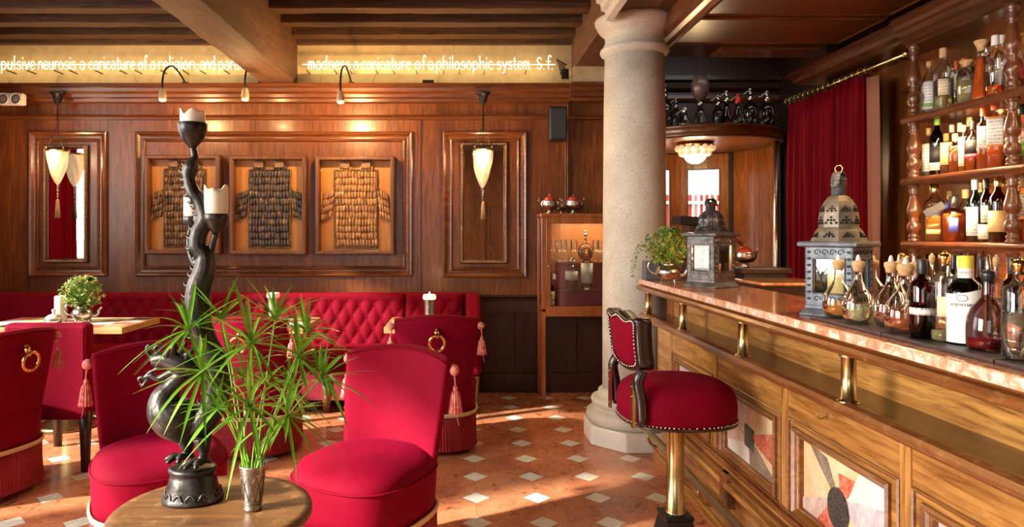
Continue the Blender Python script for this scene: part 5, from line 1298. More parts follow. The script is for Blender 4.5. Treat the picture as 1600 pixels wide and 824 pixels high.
t = thing('pillar_candle', (X_(95, 4.97), 4.97, TT + .001), 'tall plain ivory candle beside the bouquet on the corner table', 'candle')
MB().lathe([(.040, 0), (.041, .005), (.041, .180), (.037, .186), (.030, .178), (.001, .172)], n=28).build('wax', M['wax'], t)
MB().tube([(0, 0, .17), (.002, 0, .19)], .0015, 5).build('wick', M['black'], t)
t = thing('sugar_bowl', (X_(84, 4.80), 4.80, TT + .001), 'small pale lidded bowl with round knob on the corner table', 'bowl')
MB().lathe([(.035, 0), (.05, .012), (.058, .03), (.055, .042)], n=28).build('bowl', M['silver'], t)
MB().lathe([(.057, .042), (.05, .055), (.03, .068), (.010, .074), (.008, .085), (.014, .095), (.012, .105), (.001, .11)], n=28).build('lid', plain('ivory_ceramic', (.80, .74, .58), .3, coat=.4), t)
def glass_candle(px, ytop, Yo, label, lit):
    t = thing('candle_glass', (X_(px, Yo), Yo, TT + .001), label, 'candle'); h = Z_(ytop, Yo) - TT
    MB().lathe([(.030, 0), (.031, .004), (.036, h * .55), (.042, h * .8), (.044, h * .82)], n=28).build('holder', M['pewter'], t)
    MB().lathe([(.043, h * .80), (.047, h * .84), (.046, h * .92), (.042, h * .96), (.030, h * .90), (.001, h * .88)], n=28).build('wax', M['wax'] if not lit else plain('lit_wax', (.95, .85, .6), .5, emis=(1, .70, .35), es=1.6), t)
    if lit:
        b = MB(); b.lathe([(.001, h * .90), (.006, h * .93), (.007, h * .96), (.004, h * 1.01), (.0005, h * 1.06)], n=12); b.build('flame', M['flame'], t)
        l = light('candle_glow', 'POINT', (0, 0, h * 1.08), 2.5, (1, .55, .2), shadow_soft_size=.02); l.parent = t; l.location = (0, 0, h * 1.1)
glass_candle(671, 459, 4.88, 'burning candle in an engraved holder behind the ring-backed chair', True)
glass_candle(427, 456, 4.96, 'unlit pale candle in a holder on the middle table behind the papyrus', False)
# bar bouquet
CT = 1.101
teapot((1.215, 4.02, CT), .92, -20, 'silver teapot with scroll feet holding ivy at the far end of the bar')
bouquet((1.205, 4.02, CT + .10), .135, .225, 560, 9, 'ivy bouquet trailing in front of the stone column', [M['leaf_d'], M['leaf_y'], plain('ivy_berries', (.34, .42, .12), .5, nscale=30, c2=(.20, .16, .08))], trail=True, lean=.0)
tag(MB().box(1.14, 1.36, 4.24, 4.33, CT, CT + .115).build('menu_box', M['grey'], bevel=.004), 'plain grey box behind the teapot at the far end of the bar', 'box')
# ================================================================ MOROCCAN LANTERNS
def lantern(loc, hs, hb, rz, label, dark, nsides, total):
    """square punched-metal lantern: hs half side, hb body height, total overall height"""
    t = thing('moroccan_lantern', loc, label, 'lantern', R(rz)); m = M['zinc_d'] if dark else M['zinc']
    k = hs / .1
    def sq(s, z): return [Vector((s * a, s * c_, z)) for a, c_ in ((-1, -1), (1, -1), (1, 1), (-1, 1))]
    b = MB(); b.smooth = False; b.rings([sq(hs * 1.18, 0), sq(hs * 1.18, .004), sq(hs * 1.02, .032 * k), sq(hs * 1.0, .045 * k)]); b.build('base', m, t, bevel=.002)
    z0 = .045 * k; z1 = z0 + hb
    for a in range(4):
        Mr = Matrix.Rotation(R(90 * a), 4, 'Z'); b = MB(); fw = hs * .34
        b.box(-hs, -hs + fw, -hs, -hs + .006, z0, z1, Mr); b.box(hs - fw, hs, -hs, -hs + .006, z0, z1, Mr)
        b.box(-hs + fw, hs - fw, -hs, -hs + .006, z0, z0 + hb * .20, Mr); b.box(-hs + fw, hs - fw, -hs, -hs + .006, z1 - hb * .20, z1, Mr)
        wl = b.build('side_panel', m, t)
        # pierced scroll ornament as raised relief
        b = MB()
        for (u0, u1, v0, v1) in ((-hs + .006, -hs + fw - .006, z0 + .01, z1 - .01), (hs - fw + .006, hs - .006, z0 + .01, z1 - .01)):
            nn = max(4, int((v1 - v0) / (fw * .8)))
            for q in range(nn):
                cz = v0 + (v1 - v0) * (q + .5) / nn; cu = (u0 + u1) / 2; r_ = (u1 - u0) * .38
                for s in (-1, 1):
                    b.tube([Mr @ Vector((cu + s * r_ * (1 - j / 9) * math.cos(j * .8), -hs - .0015, cz + r_ * (1 - j / 10) * math.sin(j * .8) * 1.1)) for j in range(9)], .0016 * k, 5)
        for (v0, v1) in ((z0 + .005, z0 + hb * .19), (z1 - hb * .19, z1 - .005)):
            nn = 4
            for q in range(nn):
                cu = -hs + fw + (2 * hs - 2 * fw) * (q + .5) / nn; cz = (v0 + v1) / 2; r_ = (v1 - v0) * .38
                b.tube([Mr @ Vector((cu + r_ * (1 - j / 9) * math.cos(j * .8), -hs - .0015, cz + r_ * (1 - j / 10) * math.sin(j * .8))) for j in range(9)], .0016 * k, 5)
        b.build('pierced_relief', M['black'] if not dark else M['silver'], wl)
        b = MB(); b.frame(-hs + fw - .003, hs - fw + .003, z0 + hb * .19, z1 - hb * .19, [(0, 0), (0, .004), (.004, .005), (.006, 0)], lambda u, v_, h: Mr @ Vector((u, -hs - h, v_))); b.build('window_bead', m, wl)
        MB().box(-hs + fw, hs - fw, -hs + .008, -hs + .010, z0 + hb * .20, z1 - hb * .20, Mr).build('glass', M['pane'], wl)
    b = MB(); b.smooth = False; b.rings([sq(hs * 1.0, z1 - .004), sq(hs * 1.24, z1), sq(hs * 1.26, z1 + .012 * k), sq(hs * 1.22, z1 + .020 * k), sq(hs * 1.0, z1 + .022 * k)]); b.build('brim', m, t, bevel=.002)
    zt = z1 + .022 * k; rem = total - zt
    tone = plain('warm_zinc', (.13, .105, .08), .5, .4, nscale=20, c2=(.24, .20, .15), bmp=.4) if not dark else M['zinc_d']
    def poly(r_, z, n=8, ph=22.5): return [Vector((r_ * math.cos(R(ph + 360 * q / n)), r_ * math.sin(R(ph + 360 * q / n)), z)) for q in range(n)]
    b = MB(); b.smooth = False
    b.rings([poly(hs * 1.12, zt), poly(hs * 1.08, zt + rem * .03), poly(hs * .93, zt + rem * .13), poly(hs * .80, zt + rem * .18), poly(hs * .80, zt + rem * .20)]); sk = b.build('skirt_roof', tone, t)
    b = MB(); b.smooth = False; dome = [(.80, .20), (.80, .28), (.77, .36), (.70, .44), (.58, .51), (.42, .57), (.27, .60)]
    b.rings([poly(hs * r_, zt + rem * f) for r_, f in dome]); dm = b.build('dome', tone, t)
    b = MB(); b.smooth = False
    holes = [(sk, 1.0, .09, .065), (dm, .80, .27, .075), (dm, .73, .42, .06)]
    for q in range(8):
        a = R(22.5 + 45 * q + 22.5)
        for (_, rr, f, sz) in holes:
            rc = hs * rr * math.cos(R(22.5)) + .0012; cz = zt + rem * f; n_ = Vector((math.cos(a), math.sin(a), .0)); tg = Vector((-n_.y, n_.x, 0))
            up = Vector((-.55 * n_.x, -.55 * n_.y, .8)).normalized() if f < .15 else Vector((-.12 * n_.x, -.12 * n_.y, 1)).normalized() if f < .3 else Vector((-.38 * n_.x, -.38 * n_.y, .92)).normalized()
            c0 = n_ * rc + Vector((0, 0, cz)); s = hs * sz
            for du, dv in ((0, 1.7), (0, -1.7), (1.7, 0), (-1.7, 0), (0, 0), (2.9, -1.6), (-2.9, -1.6)):
                if f < .15 and abs(dv) > 1.5 and abs(du) < 1: dv *= .8
                c1 = c0 + tg * du * s + up * dv * s; e = s * .72
                b.prism([(0, e), (e, 0), (0, -e), (-e, 0)], lambda u, v_, h, c1=c1, tg=tg, up=up: c1 + tg * u + up * v_ + up.cross(tg) * (-h), -.004, .0022)
    b.build('pierced_pattern', plain('dark_hole', (.006, .005, .005), .9), dm)['kind'] = 'stuff'
    MB().lathe([(hs * .30, zt + rem * .575), (hs * .285, zt + rem * .79), (hs * .30, zt + rem * .795), (hs * .30, zt + rem * .81), (.001, zt + rem * .81)], n=24).build('neck', m, t)
    b = MB(); hw_ = hs * .40; zz = zt + rem * .70
    arcp = [Vector((hw_ * math.cos(PI * q / 12), 0, zz + rem * .19 * math.sin(PI * q / 12) ** .8)) for q in range(13)]
    for q in range(12):
        p, r2 = arcp[q], arcp[q + 1]; b.rings([[p + Vector((0, -.018 * k, 0)), p + Vector((0, .018 * k, 0)), p * 1.0 + Vector((0, .018 * k, .003)), p + Vector((0, -.018 * k, .003))], [r2 + Vector((0, -.018 * k, 0)), r2 + Vector((0, .018 * k, 0)), r2 + Vector((0, .018 * k, .003)), r2 + Vector((0, -.018 * k, .003))]])
    hd = b.build('handle', m, t)
    b = MB(); b.loop([Vector((0, .016 * k * math.cos(2 * PI * q / 20), zz + rem * .19 + .016 * k + .016 * k * math.sin(2 * PI * q / 20))) for q in range(20)], .002 * k, 6); b.build('hanging_ring', M['brass'], hd)
    return t
bx, by = 1.335, 2.42
lantern((bx, by, CT), .080, .208, 38, 'large grey pierced metal lantern with domed top on the bar', False, 8, .535)
t = thing('pillar_candle', (bx, by - .0, CT + .045), 'pale melted candle inside the large grey lantern', 'candle')
b = MB(); n = 40; rs = []
for z, f in ((0, 1), (.10, 1), (.15, .98), (.165, .92)): rs.append([Vector((.036 * f * math.cos(2 * PI * q / n), .036 * f * math.sin(2 * PI * q / n), z + (.012 * math.sin(3 * 2 * PI * q / n) if z > .14 else 0))) for q in range(n)])
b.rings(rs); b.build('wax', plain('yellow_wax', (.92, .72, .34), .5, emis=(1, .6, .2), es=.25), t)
sx, sy = 1.355, 3.72
lantern((sx, sy, CT), .088, .235, 33, 'smaller dark metal lantern with glowing candle at the far end of the bar', True, 6, .50)
t = thing('pillar_candle', (sx + .02, sy - .01, CT + .045), 'lit candle glowing inside the smaller lantern', 'candle')
MB().lathe([(.03, 0), (.03, .08), (.001, .078)], n=20).build('wax', plain('glowing_wax', (.9, .5, .2), .5, emis=(1, .35, .08), es=1.5), t)
MB().lathe([(.001, .085), (.006, .10), (.001, .13)], n=10).build('flame', M['flame'], t)
l = light('candle_glow', 'POINT', (0, 0, .15), 5.0, (1, .38, .10), shadow_soft_size=.01); l.parent = t; l.location = (0, 0, .15)
# ================================================================ BOTTLES
SH = {  # profiles: (radius factor, height factor)
 'bourbon': [(.9, 0), (1, .01), (1, .62), (.92, .68), (.6, .74), (.36, .79), (.33, .90)],
 'wine': [(.9, 0), (1, .01), (1, .60), (.95, .66), (.65, .74), (.36, .80), (.33, .92)],
 'gin': [(.92, 0), (1, .01), (1, .66), (.85, .71), (.5, .745), (.36, .77), (.35, .90)],
 'flask': [(.5, 0), (.80, .025), (.96, .10), (1, .19), (.97, .29), (.86, .38), (.66, .46), (.42, .54), (.28, .62), (.25, .68), (.25, .81), (.30, .83)],
 'cone': [(.9, 0), (1, .02), (.98, .08), (.75, .40), (.50, .66), (.32, .80), (.34, .86)],
 'decant': [(.85, 0), (.97, .02), (1, .08), (1.0, .24), (.94, .34), (.78, .43), (.50, .50), (.31, .55), (.28, .60), (.28, .76)],
 'jug': [(.95, 0), (1, .01), (1, .55), (.96, .62), (.75, .69), (.45, .74), (.34, .77), (.34, .86)],
 'square': [(.95, 0), (1, .01), (1, .64), (.9, .70), (.5, .76), (.38, .79), (.37, .90)]}
def bottle(x, y, z, r, h, shape, glass, liq, fill, label, cap=('cork',), lab=None, group=None, name='bottle', n=20, cat='bottle'):
    """cap: material key, kind; lab: (material, z0 frac, z1 frac, arc degrees)"""
    t = thing(name, (x, y, z), label, cat, math.atan2(-x, y) , group)
    pr = SH[shape]; top = pr[-1][1] * h
    sqr = shape == 'square'
    def ring(rad, zz, m=n):
        if sqr and rad > r * .6:
            return [Vector((*se(rad, rad, 5, 2 * PI * k / m), zz)) for k in range(m)]
        return [Vector((rad * math.cos(2 * PI * k / m), rad * math.sin(2 * PI * k / m), zz)) for k in range(m)]
    if sqr: n = 32
    MB().rings([ring(r * a, b_ * h, n) for a, b_ in pr], True, False).build('glass_body', M[glass], t)
    if liq:
        b = MB(); rs = [ring(r * .93 * a, max(b_ * h, .004), n) for a, b_ in pr if b_ * h < fill * h]
        a = None
        for (a0, b0), (a1, b1) in zip(pr, pr[1:]):
            if b0 <= fill < b1: a = a0 + (a1 - a0) * (fill - b0) / (b1 - b0)
        rs.append(ring(r * .93 * (a or 1), fill * h, n)); b.rings(rs).build('liquid', M[liq], t)
    ck = cap[0]; kind = cap[1] if len(cap) > 1 else 'plug'; rn_ = pr[-1][0] * r
    if kind == 'plug': MB().lathe([(rn_ * .9, top - .012), (rn_ * 1.1, top + .001), (rn_ * 1.25, top + .003), (rn_ * 1.25, h), (.001, h)], n=14).build('stopper', M[ck], t)
    elif kind == 'wide': MB().lathe([(rn_ * 1.0, top - .01), (rn_ * 1.05, top + .002), (rn_ * 2.0, h - .006), (rn_ * 2.0, h), (.001, h)], n=16).build('stopper', M[ck], t)
    elif kind == 'screw': MB().lathe([(rn_ * 1.15, top - .018), (rn_ * 1.2, top - .016), (rn_ * 1.2, h - .002), (rn_ * 1.1, h), (.001, h)], n=16).build('cap', M[ck], t)
    elif kind == 'pour':
        MB().lathe([(rn_ * .95, top - .016), (rn_ * 1.1, top - .003), (rn_ * 1.3, top + .001), (rn_ * 1.3, top + .014), (rn_ * .8, top + .017), (.001, top + .018)], n=16).build('stopper', M[ck], t)
        MB().lathe([(rn_ * .55, top + .014), (rn_ * .5, top + .022), (rn_ * .28, h - .003), (.001, h)], n=12).build('pourer', M[cap[2]] if len(cap) > 2 else M['silver'], t)
    if lab:
        labs = lab if isinstance(lab, list) else [lab]
        for li, (lm, f0, f1, arc_) in enumerate(labs):
            lr = 1 + .012 * li
            b = MB(); m = 12; rr = []
            for q in range(m + 1):
                a = R(-90 - arc_ / 2 + arc_ * q / m); 
                if sqr: px_, py_ = se(r * 1.02 * lr, r * 1.02 * lr, 5, a)
                else: px_, py_ = r * 1.015 * lr * math.cos(a), r * 1.015 * lr * math.sin(a)
                rr.append((px_, py_))
            base = len(b.v)
            for px_, py_ in rr: b.v += [Vector((px_, py_, f0 * h)), Vector((px_, py_, f1 * h))]
            for q in range(m): o = 2 * q; b.face((o, o + 2, o + 3, o + 1))
            lo = b.build('label', M[lm], t, fix=False); md = lo.modifiers.new('s', 'SOLIDIFY'); md.thickness = .0006
    return t
GB = {2.045: 'spirits on the top shelf', 1.70: 'spirits on the middle shelf', 1.345: 'spirits on the lowest shelf'}
specs = []
def sb(px, z, row, r, h, shape, glass, liq, fill, label, cap, lab=None):
    x = (2.60, 2.71, 2.82)[row]; y = min(F * x / (max(px, 1445) - XV), 3.80 - .03 * row); specs.append([x, y, z + .001, r, h, shape, glass, liq, fill, label, cap, lab, GB[z]])
A, B_, C_ = 2.045, 1.70, 1.345
# top shelf
sb(1449, A, 0, .038, .30, 'wine', 'glass', 'pale', .45, 'clear bottle with white and green label beside the first baluster, top shelf', ('cork',), [('paper_p', .10, .62, 170), ('green_l', .16, .21, 172)])
sb(1461, A, 1, .036, .28, 'bourbon', 'glass', 'clearq', .5, 'clear bottle with narrow violet-marked label behind the first top shelf bottle', ('cork',), ('paper_p', .15, .65, 120))
sb(1474, A, 0, .047, .345, 'bourbon', 'glass', 'pale', .25, 'tall round-shouldered clear bottle with black and cork stopper, top shelf', ('cork', 'screw'), ('cream_p', .25, .50, 60))
sb(1489, A, 1, .036, .29, 'gin', 'glass', 'pale', .3, 'clear bottle with orange cap behind the round-shouldered one, top shelf', ('red_cap', 'screw'), ('cream_p', .45, .75, 80))
sb(1505, A, 1, .035, .29, 'bourbon', 'glass', 'pale', .6, 'pale bottle with orange top left of the square carafe, top shelf', ('red_cap', 'screw'))
sb(1514, A, 0, .050, .235, 'square', 'glass', 'pale', .55, 'square carafe of pale yellow spirit with wide cork, top shelf', ('cork', 'wide'))
sb(1519, A, 2, .034, .29, 'bourbon', 'glass', 'pale', .6, 'slim cork-topped bottle behind the square carafe', ('cork',))
sb(1530, A, 0, .054, .31, 'cone', 'glass', 'orange', .74, 'conical carafe of bright orange spirit with wide cork, top shelf', ('cork', 'wide'))
sb(1542, A, 1, .036, .33, 'bourbon', 'glass', 'clearq', .3, 'clear bottle with plain square label behind the orange carafe', ('silver', 'screw'), ('paper_p', .12, .34, 100))
sb(1555, A, 0, .040, .31, 'gin', 'glass', 'orange', .20, 'nearly empty bottle with white and black cap, top shelf', ('white', 'screw'))
sb(1565, A, 1, .038, .34, 'wine', 'glass', 'pale', .5, 'tall bottle with pale label just before the second baluster, top shelf', ('white', 'screw'), ('paper_p', .15, .55, 110))
sb(1592, A, 0, .045, .27, 'cone', 'glass', 'orange', .6, 'orange carafe just past the second baluster, top shelf', ('cork', 'wide'))
sb(1604, A, 0, .040, .27, 'decant', 'glass', 'ruby', .5, 'dark pink faceted bottle at the right picture edge, top shelf', ('cork',), ('pink_l', .2, .45, 120))
sb(1585, A, 2, .034, .36, 'bourbon', 'glass', 'clearq', .5, 'tall clear bottle behind the orange carafe past the baluster', ('silver', 'screw'))
# middle shelf
sb(1441, B_, 0, .034, .275, 'bourbon', 'glass', 'pale', .3, 'white-labelled bottle next to the first baluster, middle shelf', ('cork',), ('paper_p', .12, .68, 170))
sb(1451, B_, 1, .034, .29, 'wine', 'glass', 'amber', .4, 'pale-capped bottle behind the white-labelled one, middle shelf', ('white', 'screw'))
sb(1464, B_, 0, .042, .325, 'wine', 'dgreen_g', None, .6, 'dark green whisky bottle with cream lower label, middle shelf', ('green_l', 'screw'), [('black_l', .24, .50, 150), ('cream_p', .10, .23, 150)])
sb(1478, B_, 0, .034, .225, 'square', 'glass', 'rust', .66, 'square bottle with tan printed label, middle shelf', ('red_cap', 'screw'), ('buff_label' if 'buff_label' in M else 'buff', .25, .78, 110))
sb(1483, B_, 2, .034, .29, 'gin', 'glass', 'amber', .6, 'amber bottle with red-brown cap in the back row, middle shelf', ('red_cap', 'screw'), ('cream', .5, .75, 80))
sb(1492, B_, 0, .034, .215, 'square', 'glass', 'orange', .66, 'square bottle of red-orange spirit, middle shelf', ('cork', 'screw'))
sb(1498, B_, 1, .032, .29, 'gin', 'glass', 'amber', .55, 'bottle with cream cap band behind the red-orange bottle', ('cream', 'screw'))
sb(1505, B_, 0, .030, .25, 'bourbon', 'glass', 'amber', .6, 'slim bottle with tall cream label, middle shelf', ('cork',), ('cream_p', .15, .75, 120))
sb(1515, B_, 1, .034, .31, 'bourbon', 'glass', 'amber', .6, 'cork-topped whisky bottle in the back row, middle shelf', ('cork', 'screw'))
sb(1521, B_, 0, .042, .26, 'bourbon', 'glass', 'orange', .5, 'bottle with black and red label, middle shelf', ('black', 'screw'), [('black_l', .36, .62, 150), ('pink_l', .28, .35, 150)])
sb(1537, B_, 0, .036, .325, 'square', 'glass', 'orange', .60, 'tall square bottle with white panel label and orange neck, middle shelf', ('red_cap', 'screw'), ('paper_p', .34, .68, 80))
sb(1553, B_, 0, .040, .345, 'square', 'glass', 'orange', .35, 'tallest square bottle with framed white label beside the second baluster', ('red_cap', 'screw'), [('orange_l', .32, .74, 92), ('paper_p', .35, .71, 84)])
sb(1566, B_, 1, .036, .33, 'bourbon', 'glass', 'amber', .5, 'clear whisky bottle half behind the second baluster, middle shelf', ('cork',), ('paper_p', .2, .5, 100))
sb(1590, B_, 1, .038, .30, 'bourbon', 'glass', 'amber', .5, 'amber bottle behind the green-labelled one, middle shelf', ('cork',), ('cream_p', .2, .5, 100))
sb(1598, B_, 0, .040, .29, 'bourbon', 'glass', 'amber', .2, 'bottle with bright green label at the right picture edge, middle shelf', ('black', 'screw'), ('green_l', .16, .36, 160))
# lowest shelf
sb(1450, C_, 1, .036, .26, 'square', 'glass', 'darkq', .2, 'short black-capped square bottle behind the first baluster, lowest shelf', ('black', 'screw'))
sb(1460, C_, 0, .048, .315, 'square', 'glass', 'amber', .45, 'square whisky bottle with slanting black label, lowest shelf', ('gold', 'screw'), [('buff', .13, .21, 60)])
sb(1484, C_, 1, .036, .28, 'bourbon', 'glass', 'amber', .6, 'bottle with blue neck band behind the round orange bottle', ('cork', 'screw'), ('blue_l', .64, .76, 90))
sb(1490, C_, 0, .058, .24, 'jug', 'glass', 'orange', .62, 'broad round-shouldered bottle of orange whisky, lowest shelf', ('black', 'screw'), [('blue_l', .22, .52, 40)])
sb(1508, C_, 1, .040, .28, 'bourbon', 'glass', 'pale', .5, 'pale bottle with corked top behind the broad orange bottle', ('cork', 'screw'))
sb(1524, C_, 0, .038, .315, 'bourbon', 'green_g', None, .5, 'green-necked bottle with large white label, lowest shelf', ('white', 'screw'), ('paper_p', .10, .56, 175))
sb(1530, C_, 1, .036, .31, 'bourbon', 'glass', 'pale', .6, 'cork-topped bottle behind the green-necked one, lowest shelf', ('cork', 'screw'))
sb(1541, C_, 0, .036, .315, 'bourbon', 'brown_g', None, .5, 'dark bottle with two cream labels, lowest shelf', ('black', 'screw'), [('cream_p', .05, .28, 175), ('cream_p', .31, .58, 80)])
sb(1559, C_, 0, .040, .32, 'bourbon', 'brown_g', None, .4, 'dark bottle with wide buff label beside the second baluster, lowest shelf', ('gold', 'screw'), ('buff', .16, .48, 175))
sb(1566, C_, 1, .034, .32, 'bourbon', 'glass', 'pale', .4, 'gold-flecked clear bottle behind the second baluster, lowest shelf', ('gold', 'screw'))
sb(1599, C_, 0, .045, .31, 'bourbon', 'glass', 'orange', .35, 'bottle with grey and white label past the second baluster, lowest shelf', ('cork', 'screw'), ('paper_p', .38, .72, 150))
posts = [(2.515, 3.80, 0), (2.515, 3.12, 0), (2.895, 3.82, 1)]
for _ in range(30):          # neighbours may not intersect: nudge them apart, then slim them
    for i, a in enumerate(specs):
        for qx, qy, low in posts:
            if low and a[2] > 2: continue
            dx_, dy_ = a[0] - qx, a[1] - qy; d = math.hypot(dx_, dy_); rq = a[3] * (1.18 if a[5] == 'square' else 1.03); ov = rq + .037 - d
            if ov > 0: a[0] += dx_ / d * min(ov, .004) if a[0] < 2.86 else 0; a[1] = min(3.80, a[1] + dy_ / d * min(ov, .004)); a[3] -= .001 if a[3] > .024 else 0
        for c in specs[i + 1:]:
            if abs(a[2] - c[2]) > .1: continue
            d = math.hypot(a[0] - c[0], a[1] - c[1]); ov = a[3] * (1.1 if a[5] == 'square' else 1) + c[3] * (1.1 if c[5] == 'square' else 1) + .002 - d
            if ov > 0:
                sgn = 1 if a[1] > c[1] else -1
                a[1] = min(3.81, a[1] + sgn * min(ov * .25, .006)); c[1] = min(3.81, c[1] - sgn * min(ov * .25, .006))
                a[3] -= min(.0015, ov / 2) if a[3] > .023 else 0; c[3] -= min(.0015, ov / 2) if c[3] > .023 else 0
for a in specs: bottle(*a)
bb_ = [o for o in bpy.data.objects if o.get('label', '').startswith('square whisky bottle with slanting')][0]
b = MB(); b.box(-.050, .050, -.0515, -.0495, -.020, .020, Matrix.Translation((0, 0, .175)) @ Matrix.Rotation(R(-32), 4, 'Y')); b.build('slanting_label', M['black_l'], bb_)
# tumblers on the back counter
for i, (px, h, r_) in enumerate(((1445, .33, .035), (1457, .34, .032), (1470, .33, .032), (1483, .34, .035), (1497, .33, .032), (1512, .35, .036))):
    x = 2.50; y = F * x / (px - XV)
    o = thing('tall_glass', (x, y, .941), '', 'glass', group='tall glasses on the back counter')
    o['label'] = ('first', 'second', 'third', 'fourth', 'fifth', 'sixth')[i] + ' tall clear glass from the curtain side under the lowest bottle shelf'
    MB().lathe([(r_ * .8, .001), (r_ * .82, .004), (r_, h), (r_ * .94, h), (r_ * .76, .01), (.001, .01)], n=20, cap=False).build('tumbler', M['glass'], o)
# bottles and flasks along the bar edge
Zc = 1.111
def eb(px, ybase, wpx, ytop, shape, glass, liq, fill, label, cap, lab=None, name='bottle', cat='bottle', grp=None, dx=0, zb=Zc):
    zc = zb; y = F * (H - zc) / (ybase - YV); r_ = wpx / 2 / F * y; y += r_; r_ = wpx / 2 / F * y; x = X_(px, y)
    return bottle(x, y, zc, r_, Z_(ytop, y) - zc, shape, glass, liq, fill, label, cap, lab, grp, name, n=36, cat=cat), x, y, r_
fl = 'round-bellied bitters flasks on the bar mat'
flk = []
flk.append(eb(1310, 499, 46, 398, 'flask', 'glass', 'amber', .27, 'round flask of golden amber bitters in front of the large lantern', ('cork', 'pour', 'white'), name='bitters_flask', cat='flask', grp=fl))
flk.append(eb(1341, 508, 47, 398, 'flask', 'glass', 'pale', .27, 'round flask of pale lemon liquid, second from the large lantern', ('cork', 'pour', 'white'), name='bitters_flask', cat='flask', grp=fl))
flk.append(eb(1364, 486, 42, 399, 'flask', 'glass', 'pale', .10, 'small round flask standing behind the pale lemon one', ('cork', 'pour', 'white'), name='bitters_flask', cat='flask', grp=fl))
flk.append(eb(1392, 514, 48, 399, 'flask', 'glass', 'rust', .27, 'round flask of rust red bitters, third in the front row', ('cork', 'pour', 'white'), name='bitters_flask', cat='flask', grp=fl))
flk.append(eb(1415, 524, 62, 402, 'flask', 'glass', 'rust', .25, 'largest round flask of brown bitters beside the brown bottle', ('cork', 'pour', 'white'), name='bitters_flask', cat='flask', grp=fl))
eb(1441, 531, 35, 405, 'gin', 'brown_g', 'darkq', .42, 'brown glass bottle with black screw cap and tiny white tag', ('blackp', 'screw'), ('paper_p', .30, .39, 150))
_, gx, gy, gr = eb(1476, 536, 38, 392, 'gin', 'glass', 'pale', .12, 'clear bottle with gold pourer and faded yellow label', ('gold', 'pour', 'gold'), ('cream', .28, .50, 60))
an, ax_, ay, ar = eb(1509, 541, 50, 400, 'jug', 'dgreen_g', 'darkq', .50, 'dark bitters bottle in oversized white paper wrapper with yellow cap', ('yellow', 'screw'), None)
b = MB(); n = 36; rs = []; hh = Z_(400, ay) - Zc
for z in (.02, .35, .62):
    rs.append([Vector((ar * 1.03 * math.cos(2 * PI * k / n), ar * 1.03 * math.sin(2 * PI * k / n), hh * z + (hh * (.05 * math.sin(2 * PI * k / n + 1.0)) if z > .6 else 0))) for k in range(n)])
b.rings(rs, False, False); wr = b.build('paper_wrapper', M['paper'], an, fix=False)
b = MB(); b.lathe([(ar * .42, hh * .70), (ar * .42, hh * .86)], n=20, cap=False); b.build('neck_label', M['paper_p'], an)
def text_on(parent, s, size, r_, z, a0, mat, name='lettering'):
    cu = bpy.data.curves.new(name, 'FONT'); cu.body = s; cu.size = size; cu.align_x = 'CENTER'; cu.extrude = .0002
    o = bpy.data.objects.new(name, cu); col.objects.link(o); o.data.materials.append(mat); o.parent = parent
    o.location = (r_ * math.cos(a0), r_ * math.sin(a0), z); o.rotation_euler = (R(90), 0, a0 + PI / 2)
    bpy.context.view_layer.update(); me = bpy.data.meshes.new_from_object(o); m2 = bpy.data.objects.new(name, me); col.objects.link(m2)
    m2.parent = parent; m2.location = o.location; m2.rotation_euler = o.rotation_euler; bpy.data.objects.remove(o); return m2
for k, ch in enumerate('angostura'):
    text_on(an, ch, .0135, ar * 1.045, hh * .44, R(-100 + (k - 4) * 8.5), M['ink'])
b = MB(); b.loop([Vector((ar * 1.04 * math.cos(R(-100) + .011 * math.cos(q) / ar), ar * 1.04 * math.sin(R(-100) + .011 * math.cos(q) / ar), hh * .53 + .008 * math.sin(q))) for q in [2 * PI * k / 20 for k in range(20)]], .0007, 4); b.build('medallion', M['ink'], an)
eb(1544, 551, 58, 398, 'decant', 'pink_g', 'ruby', .12, 'rosy bell-shaped decanter with black ribbed stopper', ('blackp', 'pour', 'silver'), name='decanter', cat='decanter')
eb(1592, 566, 44, 402, 'gin', 'glass', 'clearq', .50, 'clear straight-sided bottle at the right picture edge on the bar', ('gold', 'pour', 'silver'))
# second row behind
def rb(px, x, ytop, wpx, shape, glass, liq, fill, label, cap, lab=None):
    y = F * x / (px - XV); r_ = wpx / 2 / F * y; return bottle(x, y, 1.1015, r_, Z_(ytop, y) - 1.1015, shape, glass, liq, fill, label, cap, lab, 'bottles in the back row along the bar', n=24)
rb(1428, 1.44, 400, 30, 'flask', 'glass', 'rust', .2, 'small flask peeping out behind the largest round flask', ('cork', 'pour', 'white'))
rb(1456, 1.50, 396, 18, 'gin', 'glass', 'clearq', .3, 'clear bottle with silver pourer behind the brown bottle', ('cork', 'pour', 'white'))
rb(1490, 1.52, 398, 20, 'gin', 'dgreen_g', None, .3, 'dark bottle behind the wrapped bitters bottle', ('blackp', 'screw'))
rb(1533, 1.50, 404, 22, 'gin', 'brown_g', 'rust', .55, 'amber bottle with black cap behind the rosy decanter', ('blackp', 'screw'))
rb(1556, 1.42, 398, 18, 'gin', 'glass', 'pale', .5, 'clear bottle with silver pourer behind the rosy decanter', ('cork', 'pour', 'silver'))
rb(1580, 1.50, 404, 24, 'gin', 'brown_g', 'rust', .55, 'amber bottle with black cap nearer the right picture edge', ('blackp', 'screw'))
rb(1404, 1.45, 398, 24, 'flask', 'glass', 'pale', .2, 'slim flask behind the gap of the two red-brown flasks', ('cork', 'pour', 'white'))
t = thing('spoon_jar', (1.44, F * 1.44 / (1388 - XV), 1.1015), 'small glass jar of gold twisted bar spoons behind the flasks', 'jar')
MB().lathe([(.028, .001), (.030, .11), (.028, .11), (.026, .005), (.001, .005)], n=20, cap=False).build('jar', M['glass'], t)
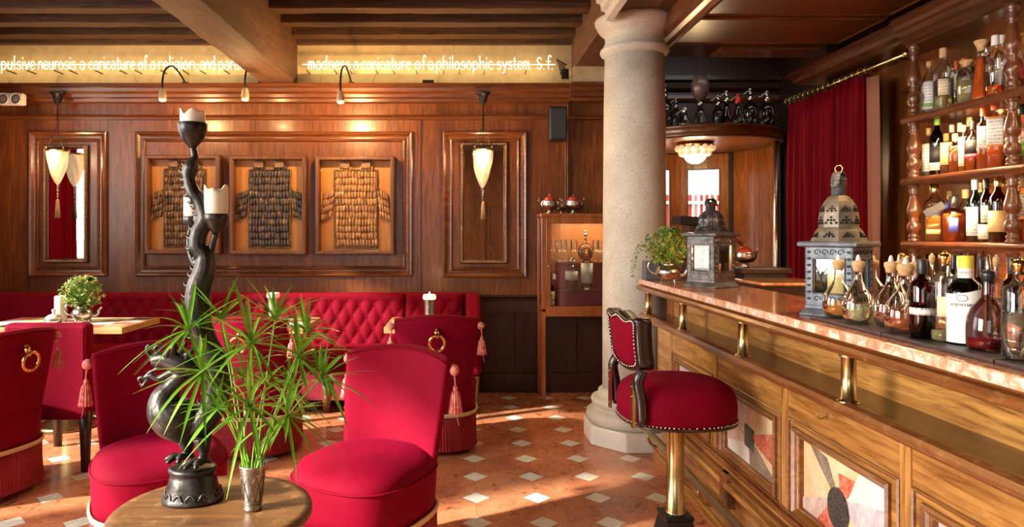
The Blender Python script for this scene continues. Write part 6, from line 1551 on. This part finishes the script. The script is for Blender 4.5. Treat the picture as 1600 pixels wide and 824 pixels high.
for k, (dx, dz) in enumerate(((.045, .200), (.058, .192))):
    s_ = thing('bar_spoon', (1.44, F * 1.44 / (1388 - XV), 1.106), ('gold twisted bar spoon leaning highest in the jar', 'gold twisted bar spoon leaning lower in the jar')[k], 'spoon')
    b = MB(); b.tube([Vector((dx * u + .0012 * math.sin(u * 60), .0012 * math.cos(u * 60), dz * u + .002)) for u in [q / 40 for q in range(41)]], .0018, 6)
    b.build('shaft', M['gold'], s_); b = MB(); b.ell((dx, 0, dz + .010), (.012, .005, .008), 12, 8); b.build('bowl', M['gold'], s_)
# bottles in the display cabinet
def cb(px, z, ytop, wpx, Yo, shape, glass, liq, fill, label, cap, lab=None):
    return bottle(X_(px, Yo), Yo, z, wpx / 2 / F * Yo, Z_(ytop, Yo) - z, shape, glass, liq, fill, label, cap, lab, 'bottles in the display cabinet')
cb(893, zs1 + .001, 403, 20, 5.74, 'bourbon', 'glass', 'rust', .55, 'cabinet bottle with white oval label, left of the two on the glass shelf', ('silver', 'screw'), ('paper_p', .30, .58, 140))
cb(917, zs1 + .001, 390, 18, 5.74, 'bourbon', 'glass', 'clearq', .55, 'cabinet bottle with tall white wrapper, nearer the column', ('gold', 'screw'), ('paper_p', .16, .66, 200))
cb(860, vz0 + .021, 426, 14, 5.70, 'bourbon', 'brown_g', 'darkq', .5, 'small dark bottle with cream label at the bottom of the cabinet', ('blackp', 'screw'), ('cream_p', .10, .48, 160))
cb(866, vz0 + .021, 428, 11, 5.80, 'bourbon', 'brown_g', 'darkq', .5, 'small dark bottle behind the cream-labelled one in the cabinet', ('white', 'screw'))
t = thing('decanter', (X_(915, 5.84), 5.84, zs2 + .001), 'round glass decanter with ornate silver stopper in the cabinet', 'decanter')
b = MB(); b.ell((0, 0, .085), (.068, .035, .075), 24, 14); b.build('body', M['glass'], t)
b = MB(); b.ell((0, 0, .07), (.058, .028, .055), 20, 12); b.build('liquid', M['ruby'], t)
MB().lathe([(.02, .15), (.012, .16), (.012, .20), (.020, .21)], n=14).build('neck', M['gold'], t)
b = MB(); b.ell((0, 0, .235), (.018, .018, .022), 12, 8); b.ell((0, 0, .262), (.012, .012, .014), 10, 6); b.build('stopper', M['silver'], t)
